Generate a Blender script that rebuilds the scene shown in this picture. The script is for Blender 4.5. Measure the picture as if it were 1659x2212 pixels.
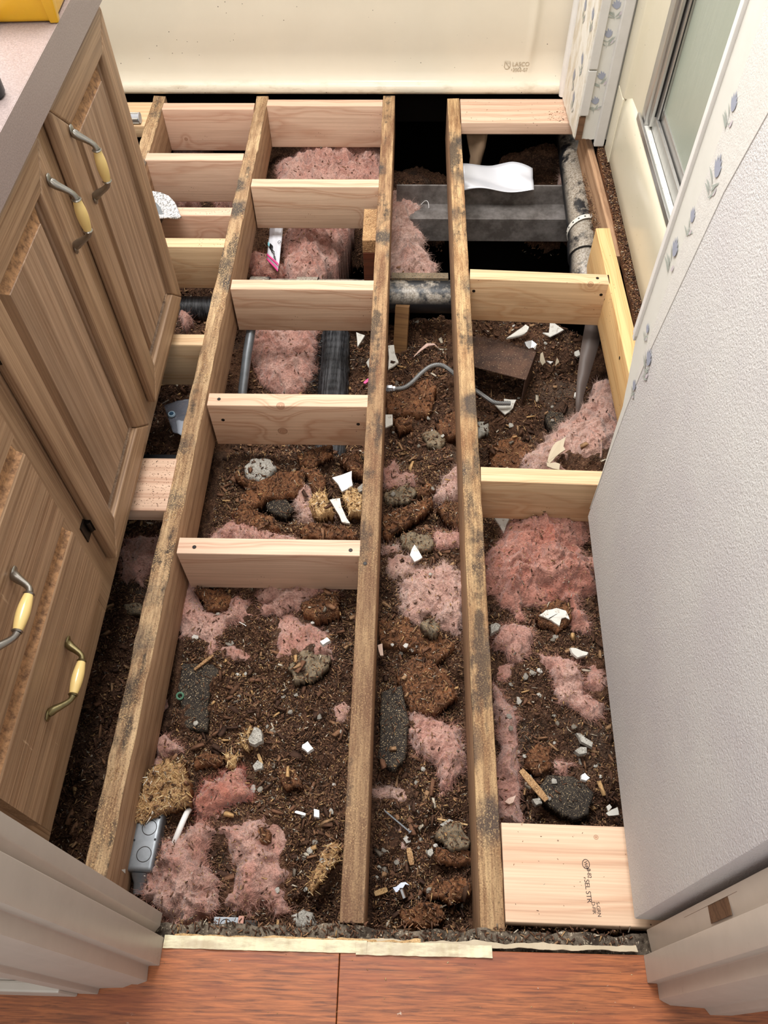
import bpy, bmesh, math, random
import numpy as np
from mathutils import Vector, Matrix
for o in list(bpy.data.objects): bpy.data.objects.remove(o)
SC=bpy.context.scene; COL=SC.collection
random.seed(4); RNG=np.random.default_rng(7)
# ---------------- camera ----------------
cd=bpy.data.cameras.new('camera'); cam=bpy.data.objects.new('camera',cd); COL.objects.link(cam)
RT=(0.999624,0.024576,-0.012152); UP=(-0.013436,0.825498,0.564244); FW=(-0.023899,0.563869,-0.825518); CP=(0.065067,0.000000,1.367227); FPX=1732.253
cam.matrix_world=Matrix(((RT[0],UP[0],-FW[0],CP[0]),(RT[1],UP[1],-FW[1],CP[1]),(RT[2],UP[2],-FW[2],CP[2]),(0,0,0,1)))
cd.sensor_fit='HORIZONTAL'; cd.sensor_width=36; cd.lens=FPX/1659*36; cd.clip_start=.02
SC.camera=cam
# ---------------- world, lamps, exposure ----------------
W=bpy.data.worlds.new('world'); SC.world=W; W.use_nodes=True
W.node_tree.nodes['Background'].inputs[0].default_value=(.985,.99,1,1); W.node_tree.nodes['Background'].inputs[1].default_value=.42
def area(name,loc,target,sx,sy,power,col):
    l=bpy.data.lights.new(name,'AREA'); l.shape='RECTANGLE'; l.size=sx; l.size_y=sy; l.energy=power; l.color=col
    o=bpy.data.objects.new(name,l); COL.objects.link(o); o.location=loc
    o.rotation_euler=(Vector(target)-Vector(loc)).to_track_quat('-Z','Y').to_euler(); return o
area('skylight_lamp',(-.35,1.45,2.5),(0,1.4,0),1.0,1.2,62,(1,.985,.965))
area('window_lamp',(-.3,3.25,2.0),(0,1.2,0),1.4,.9,13,(1,.98,.97))
area('hall_lamp',(-.2,-.9,2.2),(-.3,2.0,.2),.9,.6,11,(1,.98,.95))
SC.view_settings.view_transform='Standard'; SC.view_settings.look='None'; SC.view_settings.gamma=1
SC.view_settings.use_curve_mapping=False; SC.view_settings.exposure=0.55
# ---------------- helpers ----------------
def lin(r,g,b):
    f=lambda v:(v/255)/12.92 if v/255<=.04045 else ((v/255+.055)/1.055)**2.4
    return (f(r),f(g),f(b),1)
def link(o,parent=None):
    COL.objects.link(o)
    if parent is not None: o.parent=parent
    return o
def tag(o,label=None,cat=None,group=None,kind=None):
    if label: o['label']=label
    if cat: o['category']=cat
    if group: o['group']=group
    if kind: o['kind']=kind
    return o
def empty(name,loc=(0,0,0),rz=0):
    o=bpy.data.objects.new(name,None); o.location=loc; o.rotation_euler=(0,0,rz); o.empty_display_size=.05; return link(o)
def mesh(name,vs,fs,mats,parent=None,smooth=False,fm=None):
    me=bpy.data.meshes.new(name); me.from_pydata([tuple(v) for v in vs],[],[tuple(f) for f in fs])
    for m in (mats if isinstance(mats,(list,tuple)) else [mats]): me.materials.append(m)
    if fm is not None: me.polygons.foreach_set('material_index',fm)
    if smooth: me.polygons.foreach_set('use_smooth',[True]*len(me.polygons))
    me.update(); return link(bpy.data.objects.new(name,me),parent)
def big_mesh(name,V,F,mats,parent=None,smooth=False):
    """V (n,3) array, F (m,k) array of equal sized faces"""
    me=bpy.data.meshes.new(name); n=len(V); m,k=F.shape
    me.vertices.add(n); me.vertices.foreach_set('co',V.astype(np.float32).ravel())
    me.loops.add(m*k); me.loops.foreach_set('vertex_index',F.astype(np.int32).ravel())
    me.polygons.add(m); me.polygons.foreach_set('loop_start',np.arange(0,m*k,k,dtype=np.int32))
    me.polygons.foreach_set('loop_total',np.full(m,k,dtype=np.int32))
    if smooth: me.polygons.foreach_set('use_smooth',np.ones(m,dtype=bool))
    for q in (mats if isinstance(mats,(list,tuple)) else [mats]): me.materials.append(q)
    me.update(calc_edges=True); me.validate(); return link(bpy.data.objects.new(name,me),parent)
class MB:
    def __init__(s): s.v=[]; s.f=[]; s.m=[]
    def box(s,x0,x1,y0,y1,z0,z1,m=0):
        b=len(s.v); s.v+=[(x,y,z) for z in (z0,z1) for (x,y) in ((x0,y0),(x1,y0),(x1,y1),(x0,y1))]
        for f in ((0,3,2,1),(4,5,6,7),(0,1,5,4),(1,2,6,5),(2,3,7,6),(3,0,4,7)): s.f.append([b+i for i in f]); s.m.append(m)
        return s
    def prism(s,pts,z0,z1,m=0):
        a=sum(pts[i][0]*pts[(i+1)%len(pts)][1]-pts[(i+1)%len(pts)][0]*pts[i][1] for i in range(len(pts)))
        if a<0: pts=pts[::-1]
        b=len(s.v); n=len(pts); s.v+=[(x,y,z0) for x,y in pts]+[(x,y,z1) for x,y in pts]
        s.f.append([b+n-1-i for i in range(n)]); s.f.append([b+n+i for i in range(n)]); s.m+=[m,m]
        for i in range(n): j=(i+1)%n; s.f.append([b+i,b+j,b+n+j,b+n+i]); s.m.append(m)
        return s
    def tube(s,pts,rad,seg=12,m=0,cap=True,sq=1.0,up=None):
        P=[Vector(p) for p in pts]; n=len(P); rad=rad if isinstance(rad,(list,tuple)) else [rad]*n
        b=len(s.v); side=None
        for i in range(n):
            t=(P[min(i+1,n-1)]-P[max(i-1,0)]).normalized()
            if side is None:
                u=Vector(up) if up else (Vector((0,0,1)) if abs(t.z)<.9 else Vector((1,0,0)))
                side=t.cross(u).normalized()
            side=(side-t*side.dot(t)).normalized(); w=side.cross(t)
            for k in range(seg):
                a=2*math.pi*k/seg; s.v.append(tuple(P[i]+side*(math.cos(a)*rad[i])+w*(math.sin(a)*rad[i]*sq)))
        for i in range(n-1):
            for k in range(seg):
                q=(k+1)%seg; s.f.append([b+i*seg+k,b+i*seg+q,b+(i+1)*seg+q,b+(i+1)*seg+k]); s.m.append(m)
        if cap:
            s.f.append([b+k for k in range(seg)][::-1]); s.f.append([b+(n-1)*seg+k for k in range(seg)]); s.m+=[m,m]
        return s
    def obj(s,name,mats,parent=None,smooth=False,bevel=0,seg=2):
        o=mesh(name,s.v,s.f,mats,parent,False,s.m)
        bm=bmesh.new(); bm.from_mesh(o.data); bmesh.ops.recalc_face_normals(bm,faces=bm.faces)
        if bevel:
            es=[e for e in bm.edges if len(e.link_faces)==2 and e.calc_face_angle(0)>.5]
            bmesh.ops.bevel(bm,geom=es,offset=bevel,segments=seg,profile=.6,affect='EDGES',clamp_overlap=True)
        bm.to_mesh(o.data); bm.free()
        if smooth:
            o.data.polygons.foreach_set('use_smooth',[True]*len(o.data.polygons))
            try: o.data.set_sharp_from_angle(angle=math.radians(38))
            except Exception: pass
        return o
# vectorised gradient noise
_P=np.random.default_rng(3).permutation(512); _G=np.random.default_rng(5).normal(size=(512,2)); _G/=np.linalg.norm(_G,axis=1)[:,None]
def pn(x,y,seed=0):
    x=np.asarray(x,float)+seed*17.3; y=np.asarray(y,float)+seed*9.7
    xi=np.floor(x).astype(int); yi=np.floor(y).astype(int); xf=x-xi; yf=y-yi
    u=xf*xf*xf*(xf*(xf*6-15)+10); v=yf*yf*yf*(yf*(yf*6-15)+10)
    def g(i,j): h=_P[(_P[(xi+i)&511]+yi+j)&511]; gg=_G[h]; return gg[...,0]*(xf-i)+gg[...,1]*(yf-j)
    a=g(0,0)*(1-u)+g(1,0)*u; b=g(0,1)*(1-u)+g(1,1)*u
    return (a*(1-v)+b*v)*1.5
def fbm(x,y,o=4,seed=0):
    s=0;a=1;f=1
    for i in range(o): s=s+a*pn(x*f,y*f,seed+i*3); a*=.5; f*=2.03
    return s
def ridge(x,y,o=4,seed=0):
    s=0;a=1;f=1;t=0
    for i in range(o): s=s+a*(1-2.2*np.abs(pn(x*f,y*f,seed+i*5))); t+=a; a*=.55; f*=2.1
    return s/t
# ---------------- materials ----------------
class NT:
    def __init__(s,name,rough=.6,metal=0,spec=.4):
        s.m=bpy.data.materials.new(name); s.m.use_nodes=True; s.t=s.m.node_tree; s.b=s.t.nodes['Principled BSDF']
        s.b.inputs['Roughness'].default_value=rough; s.b.inputs['Metallic'].default_value=metal; s.b.inputs['Specular IOR Level'].default_value=spec
    def n(s,ty,**kw):
        o=s.t.nodes.new(ty)
        for k,v in kw.items(): setattr(o,k,v)
        return o
    def set(s,sock,v):
        if isinstance(v,bpy.types.NodeSocket): s.t.links.new(v,sock)
        else: sock.default_value=v
    def co(s,scale=(1,1,1),loc=(0,0,0),rnd=0,rot=(0,0,0),src='Object'):
        t=s.n('ShaderNodeTexCoord').outputs[src]
        if rnd:
            oi=s.n('ShaderNodeObjectInfo'); a=s.n('ShaderNodeVectorMath',operation='SCALE'); cx=s.n('ShaderNodeCombineXYZ')
            cx.inputs[0].default_value=7.3; cx.inputs[1].default_value=rnd*.31; cx.inputs[2].default_value=rnd*.27
            s.t.links.new(cx.outputs[0],a.inputs[0]); s.t.links.new(oi.outputs['Random'],a.inputs['Scale'])
            b=s.n('ShaderNodeVectorMath',operation='ADD'); s.t.links.new(t,b.inputs[0]); s.t.links.new(a.outputs[0],b.inputs[1]); t=b.outputs[0]
        mp=s.n('ShaderNodeMapping'); s.t.links.new(t,mp.inputs[0]); mp.inputs['Scale'].default_value=scale; mp.inputs['Location'].default_value=loc; mp.inputs['Rotation'].default_value=rot
        return mp.outputs[0]
    def noise(s,v,scale=5,detail=4,rough=.55,dist=0):
        o=s.n('ShaderNodeTexNoise'); s.set(o.inputs['Vector'],v); o.inputs['Scale'].default_value=scale; o.inputs['Detail'].default_value=detail
        o.inputs['Roughness'].default_value=rough; o.inputs['Distortion'].default_value=dist; return o.outputs['Fac']
    def vor(s,v,scale=5,feat='F1',out='Distance',rnd=1):
        o=s.n('ShaderNodeTexVoronoi',feature=feat); s.set(o.inputs['Vector'],v); o.inputs['Scale'].default_value=scale; o.inputs['Randomness'].default_value=rnd; return o.outputs[out]
    def wave(s,v,scale,dist=0,detail=2,dscale=1,ty='RINGS',dr='X'):
        o=s.n('ShaderNodeTexWave',wave_type=ty); 
        if ty=='RINGS': o.rings_direction=dr
        else: o.bands_direction=dr
        s.set(o.inputs['Vector'],v); o.inputs['Scale'].default_value=scale; o.inputs['Distortion'].default_value=dist; o.inputs['Detail'].default_value=detail; o.inputs['Detail Scale'].default_value=dscale
        return o.outputs['Fac']
    def ramp(s,f,stops,interp='LINEAR'):
        o=s.n('ShaderNodeValToRGB'); e=o.color_ramp; e.interpolation=interp
        while len(e.elements)<len(stops): e.elements.new(.5)
        for k,(p,c) in enumerate(stops):
            e.elements[k].position=p; e.elements[k].color=c if isinstance(c,tuple) else (c,c,c,1)
        s.set(o.inputs[0],f); return o.outputs[0]
    def mix(s,f,a,b,mode='MIX'):
        o=s.n('ShaderNodeMix',data_type='RGBA',blend_type=mode); s.set(o.inputs[0],f); s.set(o.inputs[6],a); s.set(o.inputs[7],b); return o.outputs[2]
    def math(s,op,a,b=0,c=None):
        o=s.n('ShaderNodeMath',operation=op); s.set(o.inputs[0],a); s.set(o.inputs[1],b)
        if c is not None: s.set(o.inputs[2],c)
        return o.outputs[0]
    def vm(s,op,a,b):
        o=s.n('ShaderNodeVectorMath',operation=op); s.set(o.inputs[0],a); s.set(o.inputs[1],b); return o.outputs[0]
    def col(s,c): s.set(s.b.inputs['Base Color'],c); return s
    def bump(s,h,st=.4,d=.002):
        o=s.n('ShaderNodeBump'); o.inputs['Strength'].default_value=st; o.inputs['Distance'].default_value=d; s.set(o.inputs['Height'],h)
        s.t.links.new(o.outputs[0],s.b.inputs['Normal']); return s
def flat(name,c,rough=.6,metal=0,spec=.4): 
    q=NT(name,rough,metal,spec); q.col(lin(*c)); return q.m
def new_fir(name,light,dark,knots=(),ring=52,contrast=1.):
    """fresh sawn fir: growth rings round a pith outside the board, optional knots (object coords)"""
    q=NT(name,.62,0,.3)
    v=q.co((.16,1,1),rnd=1.0,loc=(0,.11,-.13))
    base=q.co()
    for (kx,ky,kz,kr) in knots:
        d=q.n('ShaderNodeVectorMath',operation='DISTANCE'); q.set(d.inputs[0],base); d.inputs[1].default_value=(kx,ky,kz)
        w=q.math('MULTIPLY',q.math('EXPONENT',q.math('MULTIPLY',q.math('MULTIPLY',d.outputs['Value'],d.outputs['Value']),-1/(2*(kr*2.6)**2))),kr*1.7)
        cx=q.n('ShaderNodeCombineXYZ'); q.set(cx.inputs[2],w); q.set(cx.inputs[1],w); v=q.vm('ADD',v,cx.outputs[0])
    wp=q.noise(q.co((1.2,5,5),rnd=1),2.2,3,.5); o=q.n('ShaderNodeVectorMath',operation='SCALE'); cb=q.n('ShaderNodeCombineXYZ'); q.set(cb.inputs[1],wp); q.set(cb.inputs[2],wp); q.set(o.inputs[0],cb.outputs[0]); o.inputs['Scale'].default_value=.05
    v=q.vm('ADD',v,o.outputs[0])
    r=q.wave(v,ring/20*1.0*5.2,.6,2,3)
    r=q.ramp(r,[(0,0.),(.55,.12),(.85,.75),(.93,1.),(1,.2)])
    fine=q.noise(q.co((4,260,260),rnd=1),1,3,.6)
    c=q.mix(q.math('MULTIPLY',r,.62*contrast),lin(*light),lin(*dark))
    blot=q.noise(q.co((2,9,9),rnd=3),1.5,2,.5)
    c=q.mix(q.ramp(blot,[(.35,0.),(.75,.45)]),c,lin(*[int(a*.91) for a in light]))
    c=q.mix(q.ramp(fine,[(.35,.28),(.62,0.)]),c,lin(*[int(a*.78) for a in dark]))
    sp=q.vor(q.co(),95,'F1'); sm=q.noise(q.co(),9,2,.5)
    c=q.mix(q.math('MULTIPLY',q.ramp(sp,[(.10,1.),(.16,0.)]),q.ramp(sm,[(.58,0.),(.66,.9)])),c,lin(70,45,32))
    for (kx,ky,kz,kr) in knots:
        d=q.n('ShaderNodeVectorMath',operation='DISTANCE'); q.set(d.inputs[0],base); d.inputs[1].default_value=(kx,ky,kz); d=d.outputs['Value']
        rr=q.math('MULTIPLY',q.math('ADD',q.math('MULTIPLY',q.math('SINE',q.math('MULTIPLY',d,2200)),.3),.6),q.ramp(q.math('DIVIDE',d,kr),[(.7,.8),(1.,0.)]))
        c=q.mix(rr,c,lin(140,88,52)); c=q.mix(q.ramp(q.math('DIVIDE',d,kr),[(.78,0.),(.9,.75),(1.,0.)]),c,lin(105,62,36))
    q.col(c).bump(q.math('ADD',fine,q.math('MULTIPLY',r,.6)),.25,.001); return q.m
FIR_L=(218,186,158); FIR_D=(178,128,96)
M={}
M['fir']=new_fir('fir_new',FIR_L,FIR_D)
M['fir2']=new_fir('fir_new_rosy',(222,188,162),(180,130,102),ring=40)
M['fir3']=new_fir('fir_new_yellow',(222,190,150),(188,138,94),ring=60)
def old_side(name,light,dark):
    q=NT(name,.7,0,.25)
    r=q.wave(q.co((.2,1,1),rnd=1,loc=(0,.09,.12)),13,2.2,3,4); r=q.ramp(r,[(0,0.),(.6,.2),(.9,1.),(1,.3)])
    n=q.noise(q.co((3,12,12),rnd=1),3,4,.6); c=q.mix(q.math('MULTIPLY',r,.65),lin(*light),lin(*dark))
    c=q.mix(q.ramp(n,[(.5,0.),(.8,.5)]),c,lin(92,62,44)); f=q.noise(q.co((5,300,300)),1,2)
    c=q.mix(q.ramp(f,[(.3,.3),(.6,0.)]),c,lin(80,52,36)); q.col(c).bump(q.math('ADD',f,n),.3,.001); return q.m
M['old_side']=old_side('joist_side',(178,142,110),(126,90,64))
def old_top(name,base,streak,stain,spots,dust,trod=0.):
    """worn joist edge: pressed glue, nail stains at intervals, trodden dust"""
    q=NT(name,.75,0,.25)
    n1=q.noise(q.co((4,26,26),rnd=2),1.6,5,.65); n2=q.noise(q.co((9,60,60),rnd=2),1.4,4,.7,.6)
    c=q.mix(q.ramp(n1,[(.38,0.),(.62,1.)]),lin(*base),lin(*streak))
    g=q.noise(q.co((6,220,220)),1,2); c=q.mix(q.ramp(g,[(.3,.5),(.6,0.)]),c,lin(84,54,34))
    c=q.mix(q.ramp(n2,[(.5,0.),(.72,.75)]),c,lin(112,74,50))
    v=q.vor(q.co((8.5,10,0),rnd=3),1,'F1',rnd=.75); nn=q.noise(q.co((30,30,30)),1.5,4,.7); vv=q.math('ADD',v,q.math('MULTIPLY',q.math('SUBTRACT',nn,.5),.45))
    c=q.mix(q.ramp(vv,[(spots*.5,.9),(spots,.0)]),c,lin(58,56,56))
    st=q.noise(q.co((3,14,14),rnd=5),1.3,4,.6); sm=q.math('ADD',st,q.math('MULTIPLY',q.math('SUBTRACT',nn,.5),.35))
    c=q.mix(q.ramp(sm,[(.66-stain,0.),(.76-stain,.85)]),c,lin(50,46,44))
    if trod:
        sx=q.n('ShaderNodeSeparateXYZ'); q.set(sx.inputs[0],q.co()); tw=q.math('ADD',sx.outputs[0],q.math('MULTIPLY',q.math('SUBTRACT',n1,.5),1.6))
        c=q.mix(q.ramp(q.math('ADD',q.math('MULTIPLY',tw,.5),.5),[(.22,trod),(.5,trod*.35),(.62,0.)]),c,lin(84,62,46))
    d=q.noise(q.co((1,1,1)),420,2,.6); dm=q.noise(q.co((7,7,7)),1,3,.6)
    c=q.mix(q.math('MULTIPLY',q.ramp(d,[(.56,0.),(.64,1.)]),q.ramp(dm,[(.4,.15),(.6,dust)])),c,lin(206,172,124))
    c=q.mix(q.math('MULTIPLY',q.ramp(d,[(.34,1.),(.42,0.)]),.55),c,lin(62,42,30))
    q.col(c).bump(q.math('ADD',q.math('ADD',n2,d),q.math('MULTIPLY',g,.6)),.55,.0015); return q.m
M['topA']=old_top('joist_top_speckled',(196,166,128),(148,116,86),.13,.42,.95,.0)
M['topB']=old_top('joist_top_streaked',(190,156,116),(126,92,68),.09,.36,.4,.5)
M['topC']=old_top('joist_top_stained',(208,174,128),(156,118,82),.15,.46,.55,.35)
# oak of the vanity
def oak(name,a,b,grain=(260,260,3.2)):
    q=NT(name,.42,0,.45)
    n=q.noise(q.co(grain),1,5,.62,.15); w=q.noise(q.co(tuple(g*.09 for g in grain)),1,3,.5,1.2)
    ct=q.wave(q.co(tuple((.12 if g<50 else 1) for g in grain),loc=(.07,.05,.02)),9,4,3,2.5,'RINGS','Z' if grain[2]<50 else 'Y')
    c=q.mix(q.ramp(n,[(.36,0.),(.6,1.)]),lin(*b),lin(*a)); c=q.mix(q.ramp(w,[(.4,0.),(.7,.5)]),c,lin(*[int(x*.86) for x in a]))
    c=q.mix(q.math('MULTIPLY',q.ramp(ct,[(.7,0.),(.95,1.)]),.3),c,lin(*[int(x*.8) for x in b]))
    wear=q.noise(q.co((60,60,7)),1,4,.7); wm=q.noise(q.co((4,4,4)),1,2)
    c=q.mix(q.math('MULTIPLY',q.ramp(wear,[(.66,0.),(.72,.7)]),q.ramp(wm,[(.5,0.),(.62,1.)])),c,lin(214,184,152))
    q.col(c).bump(n,.25,.0008); return q.m
OA,OB=(172,140,110),(126,94,68)
M['oak_v']=oak('oak_upright',OA,OB); M['oak_h']=oak('oak_lengthwise',OA,OB,(260,3.2,260)); M['oak_dark']=oak('oak_bevel',(134,102,76),(98,70,48))
M['oak_panel']=oak('oak_panel',(168,138,112),(124,94,70),(230,200,2.2))
q=NT('fibreboard_groove',.8); n=q.noise(q.co((90,90,90)),1,4,.7); q.col(q.mix(q.ramp(n,[(.35,0.),(.6,1.)]),lin(112,80,56),lin(176,132,92))).bump(n,.9,.003); M['mdf']=q.m
q=NT('laminate_counter',.34,0,.5); n=q.noise(q.co(),420,2,.6); m2=q.noise(q.co(),30,3); q.col(q.mix(q.ramp(n,[(.35,0.),(.65,1.)]),lin(130,116,112),q.mix(m2,lin(156,142,138),lin(148,132,128)))).bump(n,.12,.0005); M['counter']=q.m
M['counter_edge']=M['counter']
q=NT('tub_fibreglass',.16,0,.55); n=q.noise(q.co((1,1,1)),7,3); sp=q.vor(q.co(),42); sm=q.noise(q.co(),5,2)
zc=q.n('ShaderNodeSeparateXYZ'); q.set(zc.inputs[0],q.co()); gr=q.noise(q.co((14,14,50)),1,5,.7)
c=q.mix(n,lin(226,217,198),lin(218,208,188)); c=q.mix(q.math('MULTIPLY',q.ramp(sp,[(.045,1.),(.07,0.)]),q.ramp(sm,[(.5,0.),(.55,1.)])),c,lin(60,52,44))
c=q.mix(q.math('MULTIPLY',q.ramp(zc.outputs[2],[(.028,1.),(.05,0.)]),q.ramp(gr,[(.5,0.),(.75,.55)])),c,lin(150,122,84)); q.col(c); M['tub']=q.m
q=NT('cream_fibreglass',.28,0,.5); n=q.noise(q.co(),12,3); sp=q.vor(q.co(),60); sm=q.noise(q.co(),8,2); c=q.mix(n,lin(214,206,184),lin(204,196,172))
c=q.mix(q.math('MULTIPLY',q.ramp(sp,[(.05,1.),(.08,0.)]),q.ramp(sm,[(.56,0.),(.6,1.)])),c,lin(90,70,50)); q.col(c); M['cream']=q.m
def painted(name,c0,rough=.42,speck=.0):
    q=NT(name,rough,0,.45); n=q.noise(q.co(),30,4,.6); c=q.mix(q.ramp(n,[(.4,0.),(.75,.35)]),lin(*c0),lin(*[int(x*.9) for x in c0]))
    s=q.noise(q.co((1,1,1)),11,5,.75); c=q.mix(q.ramp(s,[(.66,0.),(.72,speck)]),c,lin(116,100,82)); q.col(c).bump(n,.08,.001); return q.m
M['casing']=painted('casing_paint',(186,176,164),.4,.5); M['trim']=painted('trim_paint',(200,197,192),.4,.35); M['trimw']=painted('trim_white',(222,219,214),.35,.2)
q=NT('sprayed_wall',.7,0,.3); n=q.noise(q.co(),420,3,.6); n3=q.noise(q.co(),230,3,.6); m2=q.noise(q.co(),5,3)
q.col(q.mix(q.ramp(m2,[(.35,0.),(.65,1.)]),lin(200,196,196),lin(208,206,203))).bump(q.math('ADD',n,n3),.6,.0022); M['spray']=q.m
q=NT('wallpaper',.62,0,.3); n=q.noise(q.co(),26,4,.6); fl=q.noise(q.co((1,1,1)),55,3,.7); c=q.mix(n,lin(202,199,190),lin(212,210,202)); q.col(c).bump(n,.1,.001); M['paper']=q.m
q=NT('peeling_wallpaper',.6,0,.3); n=q.noise(q.co((30,30,14)),1,5,.7); c=q.mix(q.ramp(n,[(.4,0.),(.55,1.)]),lin(206,196,176),lin(226,222,212)); q.col(c).bump(n,.7,.004); M['peel']=q.m
q=NT('laminate_floor',.36,0,.5)
g=q.noise(q.co((16,300,16),rnd=9),1,5,.66,.6); g2=q.noise(q.co((4,18,4),rnd=9),1.3,3,.5,.8)
c=q.mix(q.ramp(g,[(.33,0.),(.62,1.)]),lin(98,56,36),lin(166,98,58)); c=q.mix(q.ramp(g2,[(.45,0.),(.7,.55)]),c,lin(132,66,42)); 
wh=q.noise(q.co((60,60,60)),1,4,.8); wm=q.noise(q.co((5,14,5)),1,2); c=q.mix(q.math('MULTIPLY',q.ramp(wh,[(.66,0.),(.7,.8)]),q.ramp(wm,[(.58,0.),(.64,1.)])),c,lin(190,172,154))
q.col(c).bump(g,.15,.0006); M['laminate']=q.m
q=NT('frosted_glass',.32,0,.5); n=q.noise(q.co((40,40,9),rot=(.3,0,.2)),1,4,.6,.4); cl=q.noise(q.co((4,4,2)),1,3)
q.col(q.mix(cl,lin(160,170,152),lin(184,190,176))); q.b.inputs['Transmission Weight'].default_value=.25; q.bump(n,.35,.003); M['glass']=q.m
q=NT('brushed_aluminium',.33,.85,.5); n=q.noise(q.co((60,60,4)),1,3); q.col(q.mix(n,lin(176,174,170),lin(206,204,200))); M['alu']=q.m
q=NT('scuffed_white_track',.4,0,.5); n=q.vor(q.co(),210); nm=q.noise(q.co(),30,3,.7); q.col(q.mix(q.math('MULTIPLY',q.ramp(n,[(.16,1.),(.24,0.)]),q.ramp(nm,[(.5,0.),(.58,1.)])),lin(206,204,196),lin(92,54,36))); M['track']=q.m
q=NT('pewter',.3,.95,.5); n=q.noise(q.co((50,50,50)),1,4); q.col(q.mix(n,lin(128,122,112),lin(170,166,158))); M['pewter']=q.m
q=NT('brass_worn',.34,.95,.5); n=q.noise(q.co((80,80,80)),1,4); q.col(q.mix(n,lin(96,86,58),lin(150,138,100))); M['brass']=q.m
M['ivory']=flat('ivory_grip',(226,196,128),.2,0,.6); M['dark_metal']=flat('dark_bronze',(40,34,30),.4,.7); M['black']=flat('black_plastic',(22,22,24),.35)
q=NT('dusty_black_pipe',.4,0,.5); n=q.noise(q.co(),13,5,.7); f=q.noise(q.co(),220,3,.7); g_=q.n('ShaderNodeNewGeometry'); z_=q.n('ShaderNodeSeparateXYZ'); q.set(z_.inputs[0],g_.outputs['Normal'])
k=q.math('MULTIPLY',q.ramp(n,[(.4,0.),(.5,1.)]),q.ramp(z_.outputs[2],[(.2,0.),(.7,1.)])); c=q.mix(k,lin(26,27,30),q.mix(q.ramp(f,[(.4,0.),(.6,1.)]),lin(120,108,92),lin(166,158,146))); q.col(c); M['pipe']=q.m
q=NT('duct_liner',.5,0,.4); n=q.noise(q.co((140,6,30)),1,4,.7); q.col(q.mix(q.ramp(n,[(.45,0.),(.75,1.)]),lin(17,17,19),lin(84,84,86))).bump(n,.8,.004); M['duct']=q.m
q=NT('galvanised',.38,.6,.5); n=q.noise(q.co(),50,4,.6); q.col(q.mix(n,lin(104,108,112),lin(146,150,154))); M['galv']=q.m
q=NT('beam_steel',.5,.25,.4); n=q.noise(q.co(),14,5,.7); q.col(q.mix(q.ramp(n,[(.4,0.),(.65,1.)]),lin(92,86,82),lin(136,130,126))); M['steel']=q.m
M['sheet']=flat('white_sheet_metal',(206,207,212),.28,.15,.6)
q=NT('rusty_steel',.8); n=q.noise(q.co(),25,5,.7); f=q.noise(q.co(),260,2,.6); c=q.mix(q.ramp(n,[(.35,0.),(.65,1.)]),lin(56,40,34),lin(92,66,52)); c=q.mix(q.ramp(f,[(.62,0.),(.7,.7)]),c,lin(180,156,124)); q.col(c).bump(n,.5,.003); M['rust']=q.m
# debris materials
def rpi(q): return q.n('ShaderNodeNewGeometry').outputs['Random Per Island']
q=NT('rotten_bed',.95,0,.1); a=q.noise(q.co(),9,5,.6); f=q.noise(q.co(),130,4,.75); v=q.vor(q.co(),260)
c=q.mix(q.ramp(a,[(.35,0.),(.65,1.)]),lin(58,41,33),lin(98,69,52)); c=q.mix(q.ramp(f,[(.35,.85),(.5,0.)]),c,lin(40,29,23)); c=q.mix(q.ramp(f,[(.56,0.),(.72,.8)]),c,lin(150,116,88))
gz=q.noise(q.co(),5,3,.6); c=q.mix(q.ramp(gz,[(.56,0.),(.7,.5)]),c,lin(84,76,68)); c=q.mix(q.ramp(v,[(.12,.6),(.2,0.)]),c,lin(168,140,104))
q.col(c).bump(q.math('ADD',f,v),.8,.004); M['bed']=q.m
def chipmat(name,stops,rough=.85):
    q=NT(name,rough,0,.15); c=q.ramp(rpi(q),stops,'CONSTANT'); n=q.noise(q.co(),300,2); c=q.mix(q.ramp(n,[(.3,.35),(.6,0.)]),c,lin(40,28,20)); q.col(c); return q.m
M['chips']=chipmat('wood_chips',[(0,lin(70,50,40)),(.22,lin(96,68,52)),(.42,lin(118,84,64)),(.58,lin(138,102,76)),(.7,lin(84,60,46)),(.82,lin(158,124,92)),(.9,lin(188,150,104)),(.95,lin(116,106,94)),(.98,lin(198,186,166))])
M['dust']=chipmat('pale_sawdust',[(0,lin(196,162,112)),(.5,lin(168,128,84)),(.75,lin(214,188,144)),(.92,lin(226,220,206))])
def ins_mat(name,tone,grime):
    q=NT(name,.95,0,.05); q.b.inputs['Sheen Weight'].default_value=.25
    a=q.noise(q.co(rnd=1),14,4,.6,.6); f=q.noise(q.co(),240,3,.7,.5)
    lo=(194,152,138); hi=(172,104,86); m=tuple(int(lo[i]*(1-tone)+hi[i]*tone) for i in range(3)); pale=tuple(int(204*(1-tone*.6)+m[i]*tone*.6) if i==0 else int((172,158)[i-1]*(1-tone*.6)+m[i]*tone*.6) for i in range(3))
    c=q.mix(q.ramp(a,[(.35,0.),(.65,1.)]),lin(*m),lin(*pale)); c=q.mix(q.ramp(f,[(.38,.6),(.55,0.)]),c,lin(*[int(x*.6) for x in m]))
    b=q.noise(q.co(rnd=2),22,5,.7); c=q.mix(q.ramp(b,[(.62-grime*.3,0.),(.8-grime*.3,.25+grime*.6)]),c,lin(112,82,64))
    s=q.vor(q.co(),230); c=q.mix(q.ramp(s,[(.07,.7),(.12,0.)]),c,lin(112,78,58)); q.b.inputs['Subsurface Weight'].default_value=.12; q.b.inputs['Subsurface Radius'].default_value=(.012,.006,.005)
    q.col(c).bump(q.math('ADD',f,a),.7,.006); return q.m
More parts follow.
